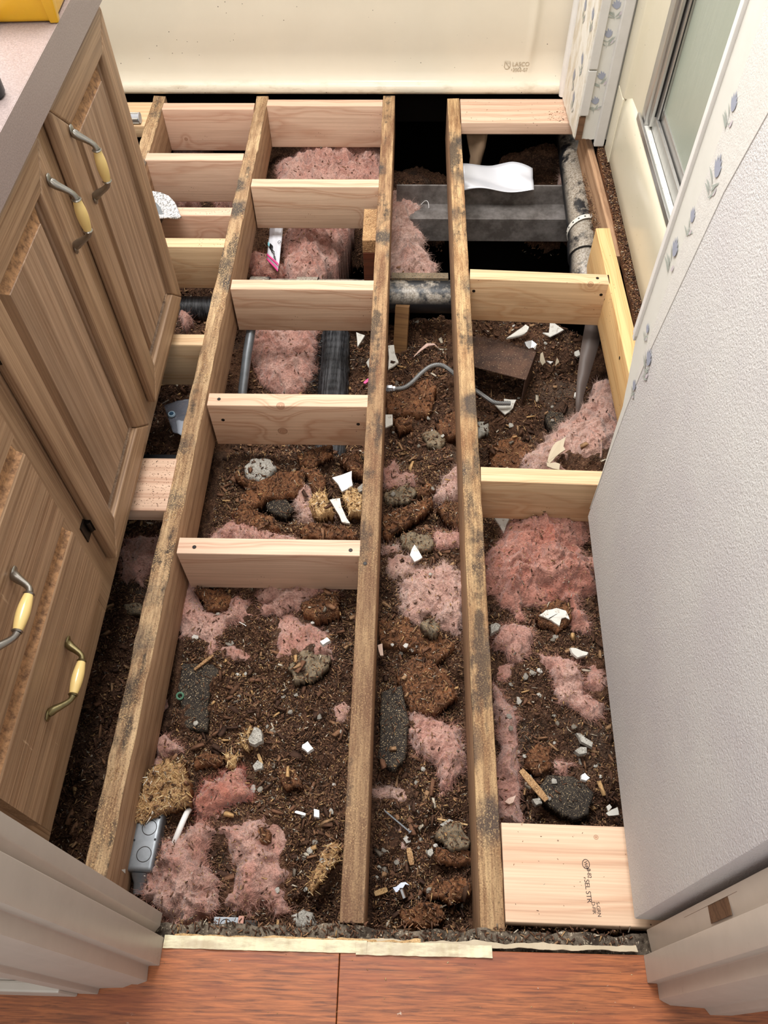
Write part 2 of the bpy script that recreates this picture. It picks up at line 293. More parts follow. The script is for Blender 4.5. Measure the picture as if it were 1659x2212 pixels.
INSM=[ins_mat('glass_wool_%s'%n,t,g) for n,t,g in (('pale_clean',.12,.1),('pink_clean',.4,.12),('deep_clean',.85,.12),('pale_grimy',.12,.5),('pink_grimy',.42,.42),('deep_grimy',.7,.42))]
def ins_pick(t,g): return INSM[(0 if t<.27 else 1 if t<.62 else 2)+(3 if g>.27 else 0)]
FIBM=[flat('fibre_pale',(202,170,156),.9,0,.05),flat('fibre_pink',(194,146,130),.9,0,.05),flat('fibre_deep',(182,114,100),.9,0,.05)]
def slab_mat(name,a,b,speck,sc=None,st=1.):
    q=NT(name,.93,0,.1); n=q.noise(q.co(rnd=1),24,5,.65); f=q.noise(q.co(rnd=1),190,4,.75); c=q.mix(q.ramp(n,[(.35,0.),(.65,1.)]),lin(*a),lin(*b))
    c=q.mix(q.ramp(f,[(.34,.8),(.48,0.)]),c,lin(*[int(x*.5) for x in a])); s=q.noise(q.co(),520,2,.5); c=q.mix(q.ramp(s,[(.64-speck,0.),(.7-speck,.85)]),c,lin(*(sc or (176,140,96))))
    q.col(c).bump(q.math('ADD',n,f),.8*st,.004*st); return q.m
SM={'rot':slab_mat('rotten_board',(92,62,46),(132,88,60),.02),'felt':slab_mat('tar_felt',(44,40,38),(62,56,50),.025,(196,172,136),.5),'dust':slab_mat('dusty_board',(108,98,84),(136,122,102),.06),
'chip':slab_mat('chipboard_face',(140,104,74),(176,138,98),.08,(214,180,134)),'osb':slab_mat('strawboard',(190,152,104),(214,180,134),.04,(232,206,164)),'cement':slab_mat('mortar',(150,144,134),(186,182,172),.06,(214,210,200))}
M['white']=NT('white_vinyl',.4).m
q=NT('white_vinyl_dirty',.45,0,.4); n=q.noise(q.co(),90,4,.7); q.col(q.mix(q.ramp(n,[(.58,0.),(.68,.7)]),lin(206,202,192),lin(126,108,88))); M['white']=q.m
M['bright']=flat('white_plaster',(232,230,226),.7); M['paper_s']=flat('paper_scrap',(214,184,166),.7); M['leaf']=flat('dry_paper',(182,168,144),.7); M['foil']=flat('foil',(190,190,192),.22,.9)
q=NT('mortar_crumb',.9,0,.1); c=q.ramp(q.n('ShaderNodeObjectInfo').outputs['Random'],[(0,lin(150,144,134)),(.4,lin(180,176,166)),(.65,lin(206,202,194)),(.85,lin(126,118,106))],'CONSTANT'); n=q.noise(q.co(),300,3); q.col(q.mix(q.ramp(n,[(.35,.4),(.55,0.)]),c,lin(90,80,70))).bump(n,.5,.001); M['crumb']=q.m
M['void']=flat('crawlspace_shade',(20,17,15),.95,0,.05)  # near-black base colour stands in for the shade below the floor
q=NT('sprayed_wallpaper',.68,0,.3); n=q.noise(q.co(),420,3,.6); n3=q.noise(q.co(),90,3,.6); c=q.mix(n3,lin(200,196,190),lin(212,209,203)); q.col(c).bump(q.math('ADD',n,n3),.35,.0016); M['paper2']=q.m
# ================= large structure =================
def struct(name,mb,mats,parent=None,**k):
    o=mb.obj(name,mats,parent,**k)
    if parent is None: tag(o,kind='structure')
    return o
# near-black shell added under the floor to shut out world light
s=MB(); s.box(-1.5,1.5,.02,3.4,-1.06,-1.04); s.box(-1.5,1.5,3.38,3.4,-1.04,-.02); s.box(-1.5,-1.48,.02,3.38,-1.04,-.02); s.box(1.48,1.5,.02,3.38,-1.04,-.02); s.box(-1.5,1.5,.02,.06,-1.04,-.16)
tag(s.obj('trim_1',M['void']),'crawlspace liner added below the joists, near-black to hold the hole dark','liner',kind='structure')
s=MB(); s.box(-1.48,1.2,2.66,3.38,-.15,-.005); s.box(.7,1.48,.2,2.66,-.15,-.005); tag(s.obj('trim_2',M['void']),'near-black subfloor slabs added beneath tub and shower to keep light out','subfloor',kind='structure')  # slabs added to close the bays off from the world light
# hallway floor: planks with recessed joints
fl=empty('floor',(0,0,0)); tag(fl,'reddish brown wood-look laminate floor in the hallway','floor',kind='structure')
rows=[(-.055,.137),(-.249,-.057),(-.443,-.251),(-.637,-.445)]
for ri,(ya,yb) in enumerate(rows):
    off=[-.02,.35,-.4,.1][ri]
    xs=[-2.4+off,-1.2+off,off,1.2+off]
    for k in range(3):
        a=max(xs[k],-1.4); b=min(xs[k+1],1.5)
        if b-a<.05: continue
        mb=MB(); mb.box(-(b-a)/2+.0006,(b-a)/2-.0006,-(yb-ya)/2+.0006,(yb-ya)/2-.0006,-.005,.005); o=mb.obj('laminate_plank',M['laminate'],fl,bevel=.0009,seg=1); o.location=((a+b)/2,(ya+yb)/2,.0155)
s=MB(); s.box(-1.4,1.5,-.64,.128,-.009,.0095); struct('trim_3',s,M['void'],fl).name='underlay'
# subfloor lip and torn vinyl edge at the doorway
def wavy_strip(x0,x1,ya,yb,za,zb,n,amp,seed,name,mat,parent,thick=.004):
    X=np.linspace(x0,x1,n); v=[];f=[]
    for i,x in enumerate(X):
        e=amp*float(fbm(x*22,.3,4,seed)); e2=amp*float(fbm(x*35,.9,4,seed+4)); h=.0022*float(fbm(x*30,2.,3,seed))
        v+=[(x,ya+e2*.5,za+h),(x,yb+e,zb+h),(x,yb+e,zb+h-thick),(x,ya+e2*.5,za-thick)]
    for i in range(n-1):
        for k in range(4): a=i*4+k; b=i*4+(k+1)%4; f.append((a,b,b+4,a+4))
    f.append((0,3,2,1)); f.append(((n-1)*4,(n-1)*4+1,(n-1)*4+2,(n-1)*4+3))
    o=mesh(name,v,f,mat,parent); bm=bmesh.new(); bm.from_mesh(o.data); bmesh.ops.recalc_face_normals(bm,faces=bm.faces); bm.to_mesh(o.data); bm.free(); return o
sill=empty('door_sill',(0,.15,0)); tag(sill,'torn doorway subfloor edge with peeling cream vinyl strip','door sill')
sill_m=NT('subfloor_edge',.9,0,.1); n=sill_m.noise(sill_m.co(),18,5,.7); f=sill_m.noise(sill_m.co(),160,4,.75)
c=sill_m.mix(sill_m.ramp(n,[(.4,0.),(.6,1.)]),lin(56,48,41),lin(118,106,92)); c=sill_m.mix(sill_m.ramp(f,[(.58,0.),(.66,.8)]),c,lin(196,180,156)); c=sill_m.mix(sill_m.ramp(f,[(.36,.7),(.46,0.)]),c,lin(34,24,18)); sill_m.col(c).bump(sill_m.math('ADD',n,f),.35,.002)
vin=NT('cream_vinyl',.5,0,.4); n=vin.noise(vin.co((20,60,20)),1,5,.65); vin.col(vin.mix(vin.ramp(n,[(.45,0.),(.62,1.)]),lin(204,196,162),lin(176,160,132))).bump(n,.3,.002)
def at0(o,p): 
    o.data.transform(Matrix.Translation((-p[0],-p[1],-p[2]))); return o
P0=(0,.15,0)
at0(wavy_strip(-.31,.45,.08,.166,.003,.001,260,.005,3,'subfloor_edge',sill_m.m,sill,.03),P0)
at0(wavy_strip(-.283,.02,.1290,.146,.0235,.0225,140,.0011,8,'vinyl_strip',vin.m,sill,.006),P0)
at0(wavy_strip(.004,.205,.1270,.1445,.0240,.021,100,.0016,18,'vinyl_strip',vin.m,sill,.005),P0)
at0(wavy_strip(-.04,.42,.141,.149,.020,.012,160,.003,28,'torn_underlay',M['leaf'],sill,.004),P0)
at0(wavy_strip(-.27,.1,.1445,.149,.019,.013,120,.003,38,'torn_underlay',SM['osb'],sill,.004),P0)
mb=MB(); mb.box(-.31,.62,.085,.12,-.17,-.033); at0(mb.obj('rim_board',M['old_side'],sill),P0)
# door casings (vertical mouldings)
def casing(name,label,pts,ang=0):
    mb=MB(); mb.prism(pts,.021,2.1); o=mb.obj(name,M['casing'],bevel=.0016,seg=2,smooth=True); tag(o,label,'door casing',kind='structure'); return o
casing('trim_4','left door jamb and casing, layered taupe-white mouldings',[(-.292,.176),(-.2925,.158),(-.300,.148),(-.284,.143),(-.284,.106),(-.300,.1055),(-.2985,.086),(-.311,.0815),(-.320,.0815),(-.332,.077),(-.366,.0755),(-.3665,.068),(-.395,.068),(-.395,.176)])
casing('trim_5','right door jamb and casing, stepped taupe-white mouldings',[(.4365,.170),(.4395,.1375),(.427,.136),(.427,.101),(.441,.1005),(.4405,.081),(.446,.078),(.455,.074),(.503,.0715),(.509,.0635),(.54,.0635),(.54,.170)])
mb=MB(); mb.box(-1.5,-.395,.078,.165,.0205,2.1); tag(mb.obj('wall_front_left',M['casing']),'painted wall left of the doorway','wall',kind='structure')
mb=MB(); mb.box(-1.4,-.396,.064,.078,.0205,.10); tag(mb.obj('baseboard_front',M['casing'],bevel=.003),'baseboard left of the doorway','baseboard',kind='structure')
mb=MB(); mb.box(.54,1.5,.078,.165,.0205,2.1); tag(mb.obj('wall_front_right',M['casing']),'painted wall right of the doorway','wall',kind='structure')
mb=MB(); mb.box(-1.12,-1.085,.165,3.42,.0,2.1); tag(mb.obj('wall_left',M['paper2']),'plain papered wall behind the vanity','wall',kind='structure')
mb=MB(); mb.box(-1.085,1.0,3.38,3.42,.0,1.35); tag(mb.obj('wall_back',M['paper2']),'plain papered wall behind the bathtub','wall',kind='structure')
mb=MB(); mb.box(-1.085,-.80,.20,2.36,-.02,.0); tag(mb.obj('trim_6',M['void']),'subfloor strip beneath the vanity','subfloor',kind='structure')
# bare-wood hinge mortise on the right jamb
bare=old_side('mortise_wood',(112,84,62),(74,52,38))
mb=MB(); mb.box(.4372,.4382,.143,.163,.30,.37); mb.box(.4372,.4386,.162,.169,.205,.40); o=mb.obj('hinge_mortise',bare,bpy.data.objects['trim_5'])
# right textured wall
wr=empty('wall_right',(.43,.55,0)); tag(wr,'grey sprayed-texture partition wall on the right with wallpaper remnants','wall',kind='structure')
def wallpt(t): return (.4195+(.436-.4195)*t,.1835+(.913-.1835)*t)
v=[];f=[];NY,NZ=70,150
mbv=MB()
a=wallpt(0); b=wallpt(1)
mb=MB(); mb.prism([a,b,(b[0]+.1,b[1]),(a[0]+.1,a[1]-.004)],.026,2.1); o=mb.obj('wall_panel',M['spray'],wr,bevel=.003,seg=2,smooth=True); o.data.transform(Matrix.Translation((-.43,-.55,0)))
# end of the wall: papered strip with a torn foot, then white edge trim
def torn_panel(name,x,y0,y1,zfun,ztop,t,mat,parent,org,n=26,axis='y',seed=0):
    """thin vertical panel in the plane x=const (or y=const) whose foot is torn"""
    v=[];f=[]
    for i in range(n+1):
        u=i/n; yy=y0+(y1-y0)*u; zz=zfun(u)+.004*float(fbm(u*9,.2,3,seed))
        for d in (0,t):
            for z in (zz,ztop): v.append(((x+d) if axis=='y' else yy, yy if axis=='y' else (x+d), z))
    for i in range(n):
        a=i*4; b=a+4
        f+=[(a,b,b+1,a+1),(a+2,a+3,b+3,b+2),(a,a+2,b+2,b),(a+1,b+1,b+3,a+3)]
    f+=[(0,1,3,2),(n*4,n*4+2,n*4+3,n*4+1)]
    o=mesh(name,v,f,mat,parent); bm=bmesh.new(); bm.from_mesh(o.data); bmesh.ops.recalc_face_normals(bm,faces=bm.faces); bm.to_mesh(o.data); bm.free()
    o.data.transform(Matrix.Translation((-org[0],-org[1],-org[2]))); return o
torn_panel('wallpaper_strip',.4355,.912,.966,lambda u:.30+.15*u if u>.25 else .12+.72*u,2.1,.02,M['paper'],wr,(.43,.55,0),seed=2)
ov=[(.914,.05),(.908,.36),(.895,.50),(.872,.64),(.845,.80),(.80,.95),(.77,1.2),(.76,2.1),(.914,2.1)]
xo=lambda y:.4195+(.436-.4195)*(y-.1835)/(.913-.1835)
v=[(xo(y)-.0009-.43,y-.55,z) for y,z in ov]+[(xo(y)+.001-.43,y-.55,z) for y,z in ov]; n=len(ov)
mesh('papered_overlap',v,[tuple(range(n)),tuple(range(n,2*n))[::-1]]+[(i,n+i,n+(i+1)%n,(i+1)%n) for i in range(n)],M['paper2'],wr)
mb=MB(); mb.box(.4305,.452,.966,.978,.46,2.1); mb.box(.436,.452,.978,.988,.44,2.1); o=mb.obj('edge_trim',M['trimw'],wr,bevel=.0015); o.data.transform(Matrix.Translation((-.43,-.55,0)))
# printed flowers
PET=[flat('print_slate',(150,154,168),.6),flat('print_sage',(160,166,158),.6),flat('print_mauve',(192,182,186),.6)]
def flower(parent,org,o,u,v,s,seed,name='floral_print'):
    r=random.Random(seed); vs=[];fs=[];ms=[]
    U=Vector(u);Vv=Vector(v);N=U.cross(Vv)
    def leaf(cx,cy,ang,L,Wd,m):
        b=len(vs); k=10; h=.0004+.0002*r.random()
        for i in range(k):
            t=i/(k-1); w=Wd*math.sin(math.pi*min(1,t*1.02))**.8; bend=.25*L*t*t
            px=cx+math.cos(ang)*L*t-math.sin(ang)*bend; py=cy+math.sin(ang)*L*t+math.cos(ang)*bend
            for sg in (-1,1): vs.append(tuple(Vector(o)+U*(px-math.sin(ang)*w*sg)+Vv*(py+math.cos(ang)*w*sg)+N*h))
        for i in range(k-1): fs.append((b+2*i,b+2*i+2,b+2*i+3,b+2*i+1)); ms.append(m)
    for k in range(5): leaf(0,s*.1,math.pi/2+(k-2)*.32,s*.55*(1-.12*abs(k-2)),s*.075,0)
    for k in range(6): leaf(r.uniform(-.05,.05)*s,-s*.1-r.random()*s*.35,math.pi/2+r.choice((-1,1))*r.uniform(.5,1.3),s*r.uniform(.35,.6),s*.035,1)
    leaf(0,-s*.55,math.pi/2+.05,s*.6,s*.012,1); leaf(.2*s,-.25*s,.9,s*.3,s*.06,2)
    vs=[(a[0]-org[0],a[1]-org[1],a[2]-org[2]) for a in vs]
    return mesh(name,vs,fs,PET,parent,fm=ms)
# u points towards the viewer's left of the wall (away), normal must face -x
for k,(y,z,sc) in enumerate([(.884,.79,.05),(.91,.71,.038),(.93,.64,.05),(.905,.86,.04),(.885,.475,.05),(.905,.40,.035),(.93,.50,.03)]):
    xw=.4195+(.0165)*(y-.1835)/.7295-.0009 if y<.912 else .4350
    flower(wr,(.43,.55,0),(xw-.0006,y,z),(0,-1,0),(0,0,1),sc,k)
# stub wall between tub and shower
ws=empty('wall_stub',(.6,2.4,0)); tag(ws,'short wallpapered stub wall between tub and shower with stripped trims','wall',kind='structure')
OS=(.6,2.4,0)
torn_panel('peeling_panel',.551,2.25,2.53,lambda u:.005+.03*(1-u),1.6,.008,M['peel'],ws,OS,seed=11)
mb=MB(); mb.box(.560,.648,2.262,2.54,.05,1.6); at0(mb.obj('stud_core',M['old_side'],ws),OS)
torn_panel('paper_face',2.252,.553,.66,lambda u:.03,1.6,.008,M['paper'],ws,OS,axis='x',seed=14)
mb=MB(); mb.box(.556,.579,2.2445,2.252,.235,1.6); mb.box(.556,.579,2.2445,2.252,.105,.23); at0(mb.obj('edge_trim',M['trim'],ws,bevel=.0012),OS)
mb=MB(); mb.box(.556,.574,2.247,2.252,.03,.10); at0(mb.obj('bare_wood_patch',bare,ws),OS)
mb=MB(); mb.box(.612,.6405,2.236,2.252,.016,1.6); at0(mb.obj('flat_trim',M['trim'],ws,bevel=.003),OS)
mb=MB(); mb.tube([(.551,2.535,.008),(.549,2.535,.05),(.549,2.535,1.6)],[.011,.013,.013],14); at0(mb.obj('cove_trim',M['trimw'],ws,smooth=True),OS)
for k,(x,z) in enumerate([(.594,.13),(.597,.2),(.592,.31),(.598,.38)]): flower(ws,OS,(x,2.2515,z),(1,0,0),(0,0,1),.045,30+k)
for k,(y,z) in enumerate([(2.40,.12),(2.33,.20),(2.42,.3),(2.30,.33),(2.35,.08)]): flower(ws,OS,(.5505,y,z),(0,-1,0),(0,0,1),.06,40+k)
# ================= tub =================
tb=empty('bathtub',(-.15,2.6,0)); tag(tb,'cream fibreglass bathtub apron across the far end','bathtub')
prof=[(2.553,.004),(2.545,.007),(2.543,.014),(2.543,.030),(2.549,.036),(2.556,.045),(2.562,.07),(2.566,.10),(2.5655,.13),(2.562,.17),(2.560,.25),(2.560,.36),(2.555,.40),(2.553,.425),(2.562,.436),(2.60,.440),(2.64,.436),(2.655,.42),(2.67,.25),(2.70,.12),(2.80,.09)]
XS=np.concatenate([np.linspace(-.97,.40,40),np.linspace(.41,.55,24)]); v=[];f=[]
for x in XS:
    rr=1/(1+math.exp(-(x-.455)/.008)); hump=.007*math.exp(-((x-.437)/.011)**2)
    for (y,z) in prof:
        k=1. if z>.07 and y<2.6 else (.0 if z<.04 else .5)
        v.append((x,y-k*hump*min(1,max(0,(z-.06)/.08))+k*.006*rr,z))
n=len(prof)
for i in range(len(XS)-1):
    for k in range(n-1): f.append((i*n+k,(i+1)*n+k,(i+1)*n+k+1,i*n+k+1))
o=mesh('tub_shell',v,f,M['tub'],tb,True); md=o.modifiers.new('t','SOLIDIFY'); md.thickness=.005; md.offset=-1; o.data.transform(Matrix.Translation((.15,-2.6,0)))
mb=MB(); mb.box(-.97,.55,2.80,3.35,.03,.10); at0(mb.obj('tub_floor',M['tub'],tb),(-.15,2.6,0))
def text(body,size,mat,parent,loc,xdir,ydir,name,ext=.0002,space=1.0,align='LEFT'):
    c=bpy.data.curves.new('t','FONT'); c.body=body; c.size=size; c.extrude=ext; c.space_character=space; c.align_x=align
    t=bpy.data.objects.new('t',c); COL.objects.link(t); dg=bpy.context.evaluated_depsgraph_get(); me=bpy.data.meshes.new_from_object(t.evaluated_get(dg)); bpy.data.objects.remove(t); bpy.data.curves.remove(c)
    X=Vector(xdir).normalized(); Y=Vector(ydir).normalized(); Z=X.cross(Y)
    me.transform(Matrix(((X.x,Y.x,Z.x,loc[0]),(X.y,Y.y,Z.y,loc[1]),(X.z,Y.z,Z.z,loc[2]),(0,0,0,1)))); me.materials.clear(); me.materials.append(mat)
    return link(bpy.data.objects.new(name,me),parent)
emb=flat('embossed_mark',(172,158,134),.3,0,.4)
T0=(.15,-2.6,0)
def tl(x,y,z): return (x+.15,y-2.6,z)
ty=2.5600
text('LASCO',.017,emb,tb,tl(.385,ty+.0018,.086),(1,0,0),(0,.1,1),'maker_mark'); text('2003-07',.014,emb,tb,tl(.388,ty+.0002,.0705),(1,0,0),(0,.2,1),'maker_mark')
mb=MB(); pts=[(.362,.100),(.378,.100),(.379,.085),(.3735,.077),(.366,.077),(.3605,.084),(.362,.100)]
mb.tube([tl(a,ty+.002,b) for a,b in pts],.0007,6); mb.tube([tl(.364,ty+.002,.098),tl(.377,ty+.001,.082)],.0007,6); mb.tube([tl(.3835,ty+.001,.0765),tl(.3855,ty+.001,.0765)],.0018,6); mb.obj('maker_shield',emb,tb)
# ================= shower =================
sh=empty('shower_stall',(.66,1.6,0)); tag(sh,'cream moulded shower base and jamb on the right','shower stall')
SO=(.66,1.6,0); v=[];f=[]
prof=[(.700,.012),(.650,.012),(.6455,.02),(.645,.06),(.6455,.15),(.648,.185),(.654,.205),(.664,.217),(.70,.222),(.86,.222)]
YS=np.linspace(.95,2.165,30); n=len(prof)
for y in YS:
    for (x,z) in prof: v.append((x+.0006*float(fbm(y*6,z*9,2,4)),y,z))
for i in range(len(YS)-1):
    for k in range(n-1): f.append((i*n+k,i*n+k+1,(i+1)*n+k+1,(i+1)*n+k))
o=mesh('shower_base',v,f,M['cream'],sh,True); md=o.modifiers.new('t','SOLIDIFY'); md.thickness=.004; at0(o,SO)
mb=MB(); mb.prism([(.6435,2.236),(.6435,2.17),(.646,2.158),(.654,2.150),(.662,2.135),(.666,2.02),(.74,2.02),(.74,2.236)],.2,1.7); mb.prism([(.6435,2.236),(.6435,2.160),(.70,2.160),(.70,2.236)],.012,.2); at0(mb.obj('jamb_panel',M['cream'],sh,bevel=.004,seg=3,smooth=True),SO)
mb=MB(); mb.box(.86,.87,1.0,2.24,.2,1.7); mb.box(.70,.87,.95,.96,.0,1.7); mb.box(.70,.87,2.22,2.23,.2,1.7); at0(mb.obj('back_panel',M['cream'],sh),SO)
sd=empty('shower_door',(.68,1.5,.22)); tag(sd,'frosted greenish shower glass in an aluminium frame','shower door'); DO=(.68,1.5,.22)
mb=MB(); mb.box(.655,.662,.97,2.03,.2175,.236); mb.box(.662,.676,.97,2.03,.2175,.2225,0); mb.box(.682,.690,.97,1.97,.2225,.262); mb.box(.693,.700,.97,1.97,.2225,.285); at0(mb.obj('sill_rail',M['alu'],sd,bevel=.0015),DO)
mb=MB(); mb.box(.664,.681,.97,1.99,.223,.2255); at0(mb.obj('scuffed_track',M['track'],sd),DO)
mb=MB(); mb.box(.664,.700,1.985,2.025,.226,1.7); mb.box(.672,.702,1.962,1.985,.235,1.7); mb.box(.684,.704,1.945,1.9605,.262,1.7); at0(mb.obj('side_frame',M['alu'],sd,bevel=.003,smooth=True),DO)
mb=MB(); mb.box(.6795,.6835,1.9605,1.9625,.262,1.7); mb.box(.6875,.6895,1.942,1.945,.262,1.7); at0(mb.obj('seal_strip',M['black'],sd),DO)
mb=MB(); mb.box(.696,.701,.97,1.95,.28,1.7); at0(mb.obj('glass_pane',M['glass'],sd),DO)
# ================= lumber =================
def lumber(name,label,cat,L,H,T,loc,rz,mats,group=None,top=0,jit=0.,seed=0,nx=None,r=.0022,roll=0,org_z=True):
    """board along local X, height H (z), thickness T (y); rounded arrises; top faces take material 1 when top"""
    nx=nx or (70 if jit else 2)
    cs=[]; hh,tt=H/2,T/2
    for (sx,sy,a0) in ((1,1,0),(-1,1,90),(-1,-1,180),(1,-1,270)):
        for a in (0,30,60,90): aa=math.radians(a0+a); cs.append((sx*(tt-r)+math.cos(aa)*r, sy*(hh-r)+math.sin(aa)*r))
    k=len(cs); v=[];f=[];m=[]
    for i in range(nx):
        x=-L/2+L*i/(nx-1)
        for (y,z) in cs:
            dy=dz=0
            if jit and z>hh*.5:
                dz=-abs(float(pn(x*14,y*30,seed)))*jit*.9-max(0,float(fbm(x*34,y*60,3,seed+3)))*jit*.7*(1 if abs(y)>tt*.6 else .35); dy=float(fbm(x*22,1.3*(1 if y>0 else -1),3,seed+7))*jit*.28*(1 if abs(y)>tt*.5 else 0)
            v.append((x,y+dy,z+dz))
    for i in range(nx-1):
        for j in range(k):
            q=(j+1)%k; f.append((i*k+j,i*k+q,(i+1)*k+q,(i+1)*k+j)); zc=(cs[j][1]+cs[q][1])/2; m.append(1 if top and zc>hh-r*.9 else 0)
    f.append(tuple(range(k))[::-1]); f.append(tuple((nx-1)*k+j for j in range(k))); m+=[0,0]
    o=mesh(name,v,f,mats,None,False,m); bm=bmesh.new(); bm.from_mesh(o.data); bmesh.ops.recalc_face_normals(bm,faces=bm.faces); bm.to_mesh(o.data); bm.free()
    o.data.polygons.foreach_set('use_smooth',[True]*len(o.data.polygons)); 
    try: o.data.set_sharp_from_angle(angle=math.radians(40))
    except Exception: pass
    o.location=loc; o.rotation_euler=(roll,0,rz); tag(o,label,cat,group); return o
T_=.038; HJ=.14
def joist(label,x0,y0,x1,y1,mats,jit,seed,H=HJ):
    L=math.hypot(x1-x0,y1-y0); return lumber('floor_joist',label,'joist',L,H,T_,((x0+x1)/2,(y0+y1)/2,-H/2),math.atan2(y1-y0,x1-x0),mats,'old floor joists',1,jit,seed,90)
JA=joist('long old floor joist next to the vanity, black-stained speckled top edge',-.4175,.150,-.404,2.548,[M['old_side'],M['topA']],.006,3)
JB=joist('middle old floor joist, smoother reddish top edge with pressed glue streaks',-.005,.172,.002,2.548,[M['old_side'],M['topB']],.002,5)
JC=joist('third old floor joist with the heaviest black mould patches',.2105,.165,.2075,2.535,[M['old_side'],M['topC']],.004,9)
JE=joist('short visible stretch of old joist at the far left corner behind the vanity doors',-.722,1.75,-.737,2.548,[M['old_side'],M['topA']],.005,13)
def block(label,xa,xb,yf,m,slant=0,knots=(),flatw=None,H=HJ,ztop=0,name='blocking_board'):
    L=xb-xa-.001
    if isinstance(m,tuple): m=new_fir('fir_board',*m,knots=knots)
    if flatw: return lumber(name,label,'board',L,T_,flatw,((xa+xb)/2,yf+flatw/2,ztop-T_/2),slant,[m],'new fir crosspieces between the joists')
    return lumber(name,label,'board',L,H,T_,((xa+xb)/2,yf+T_/2,ztop-H/2),slant,[m],'new fir crosspieces between the joists')
R=(FIR_L,FIR_D); Y3=((222,190,150),(188,138,94)); P2=((222,184,158),(186,132,104))
B={}
B['ab1']=block('fresh fir header between left and middle joists closest to the tub',-.385,-.017,2.487,M['fir2'])
B['ab2']=block('second fir crosspiece from tub in the wide bay, with a knot at its right',-.385,-.017,2.058,R,0,[(.155,-.019,-.035,.011)])
B['ab3']=block('third fir crosspiece from the tub in the wide bay, plain faced',-.385,-.018,1.618,M['fir'])
B['ab4']=block('fourth fir crosspiece in the wide bay with knots on top edge and face',-.386,-.019,1.222,R,0,[(-.015,-.017,.068,.010),(-.02,-.019,-.018,.012)])
B['ab5']=block('fifth, nearest fir crosspiece in the wide bay with two nails in its top',-.388,-.020,.827,M['fir2'])
B['ea1']=block('fir crosspiece in the left bay nearest the tub, split near its left end',-.716,-.424,2.466,P2,0,[(-.09,-.019,-.03,.006)])
B['ea2']=block('second fir crosspiece in the left bay beside the white dusty paddle',-.716,-.424,2.187,M['fir2'])
B['ea3']=block('third fir crosspiece in the left bay under the white dusty paddle, swirly knot on face',-.70,-.424,1.922,P2,0,[(.07,-.019,-.025,.016)])
B['ea4']=block('fourth fir crosspiece in the left bay with a round knot on its top edge',-.70,-.424,1.786,Y3,0,[(-.115+.0,-.004,.069,.009)])
B['ea5']=block('fifth fir crosspiece in the left bay half hidden in vanity shade',-.70,-.425,1.415,Y3)
B['ea6']=block('flat-laid fir board in the left bay sprinkled with dirt under the vanity edge',-.70,-.427,.930,M['fir2'],0,(),.138)
B['cd1']=block('flat-laid fir board between third joist and stub wall at the tub',.228,.62,2.392,M['fir2'],0,(),.138)
B['cd2']=block('far right fir crosspiece in the right bay, screwed to the rim board',.229,.586,1.656,Y3,-.052,[(.13,-.018,.066,.008)])
B['cd3']=block('near right fir crosspiece in the right bay running behind the grey wall',.229,.586,1.012,M['fir3'],-.03)
SB=block('wide flat fir board with a black grade stamp beside the doorway',.2305,.62,.176,new_fir('fir_stamped',(222,190,160),(184,136,106),knots=[(-.043,.055,.019,.004)],ring=17),-.012,(),.146)
RB=lumber('rim_board','new fir rim board along the shower side, yellow top edge','board',.95,HJ,T_,(.6045,1.40,-HJ/2),math.pi/2+.018,[new_fir('fir_rim',(228,190,134),(196,142,84),ring=44)])
OBd=lumber('old_rim_board','thin darker old rim board by the shower, ending behind the new rim board','board',.62,HJ,.020,(.618,2.08,-HJ/2-.01),math.pi/2+.03,[M['old_side']])
fl_=block('pale fir board at the far left corner, beside the grey pipe fitting',-.90,-.752,2.37,M['fir3'],0,(),.138)
# crumbling old subfloor edge beside the shower
mb=MB(); mb.box(.630,.700,.95,2.26,-.02,.006); o=mb.obj('subfloor_remnant',SM['rot']); tag(o,'crumbling dark brown subfloor strip between rim board and shower','subfloor')
# screws and nails
def screw_heads(parent,pts,nrm):
    for p in pts:
        mb=MB(); a=Vector(p)-Vector(nrm)*.0015; b=Vector(p)+Vector(nrm)*.0008; mb.tube([a,b],[.0042,.0042],10); mb.tube([b-Vector(nrm)*.0002,b+Vector(nrm)*.0003],[.0018,.0018],6,1); mb.obj('screw_head',[M['dark_metal'],M['black']],parent)
screw_heads(B['ab4'],[(-.155,-.019,.02),(.16,-.019,.01)],(0,-1,0)); screw_heads(B['ab4'],[(-.158,.0,.07)],(0,0,1))
screw_heads(B['ab5'],[(-.15,-.004,.07),(.165,-.006,.07)],(0,0,1)); screw_heads(B['cd2'],[(-.165,-.019,.03),(.163,-.019,.035)],(0,-1,0)); screw_heads(B['cd2'],[(.148,.002,.07)],(0,0,1))
screw_heads(RB,[(.25,.019,.02),(.02,.019,.035),(-.12,.019,.015)],(0,1,0)); screw_heads(JB,[(-.55,.006,.0695)],(0,0,1))
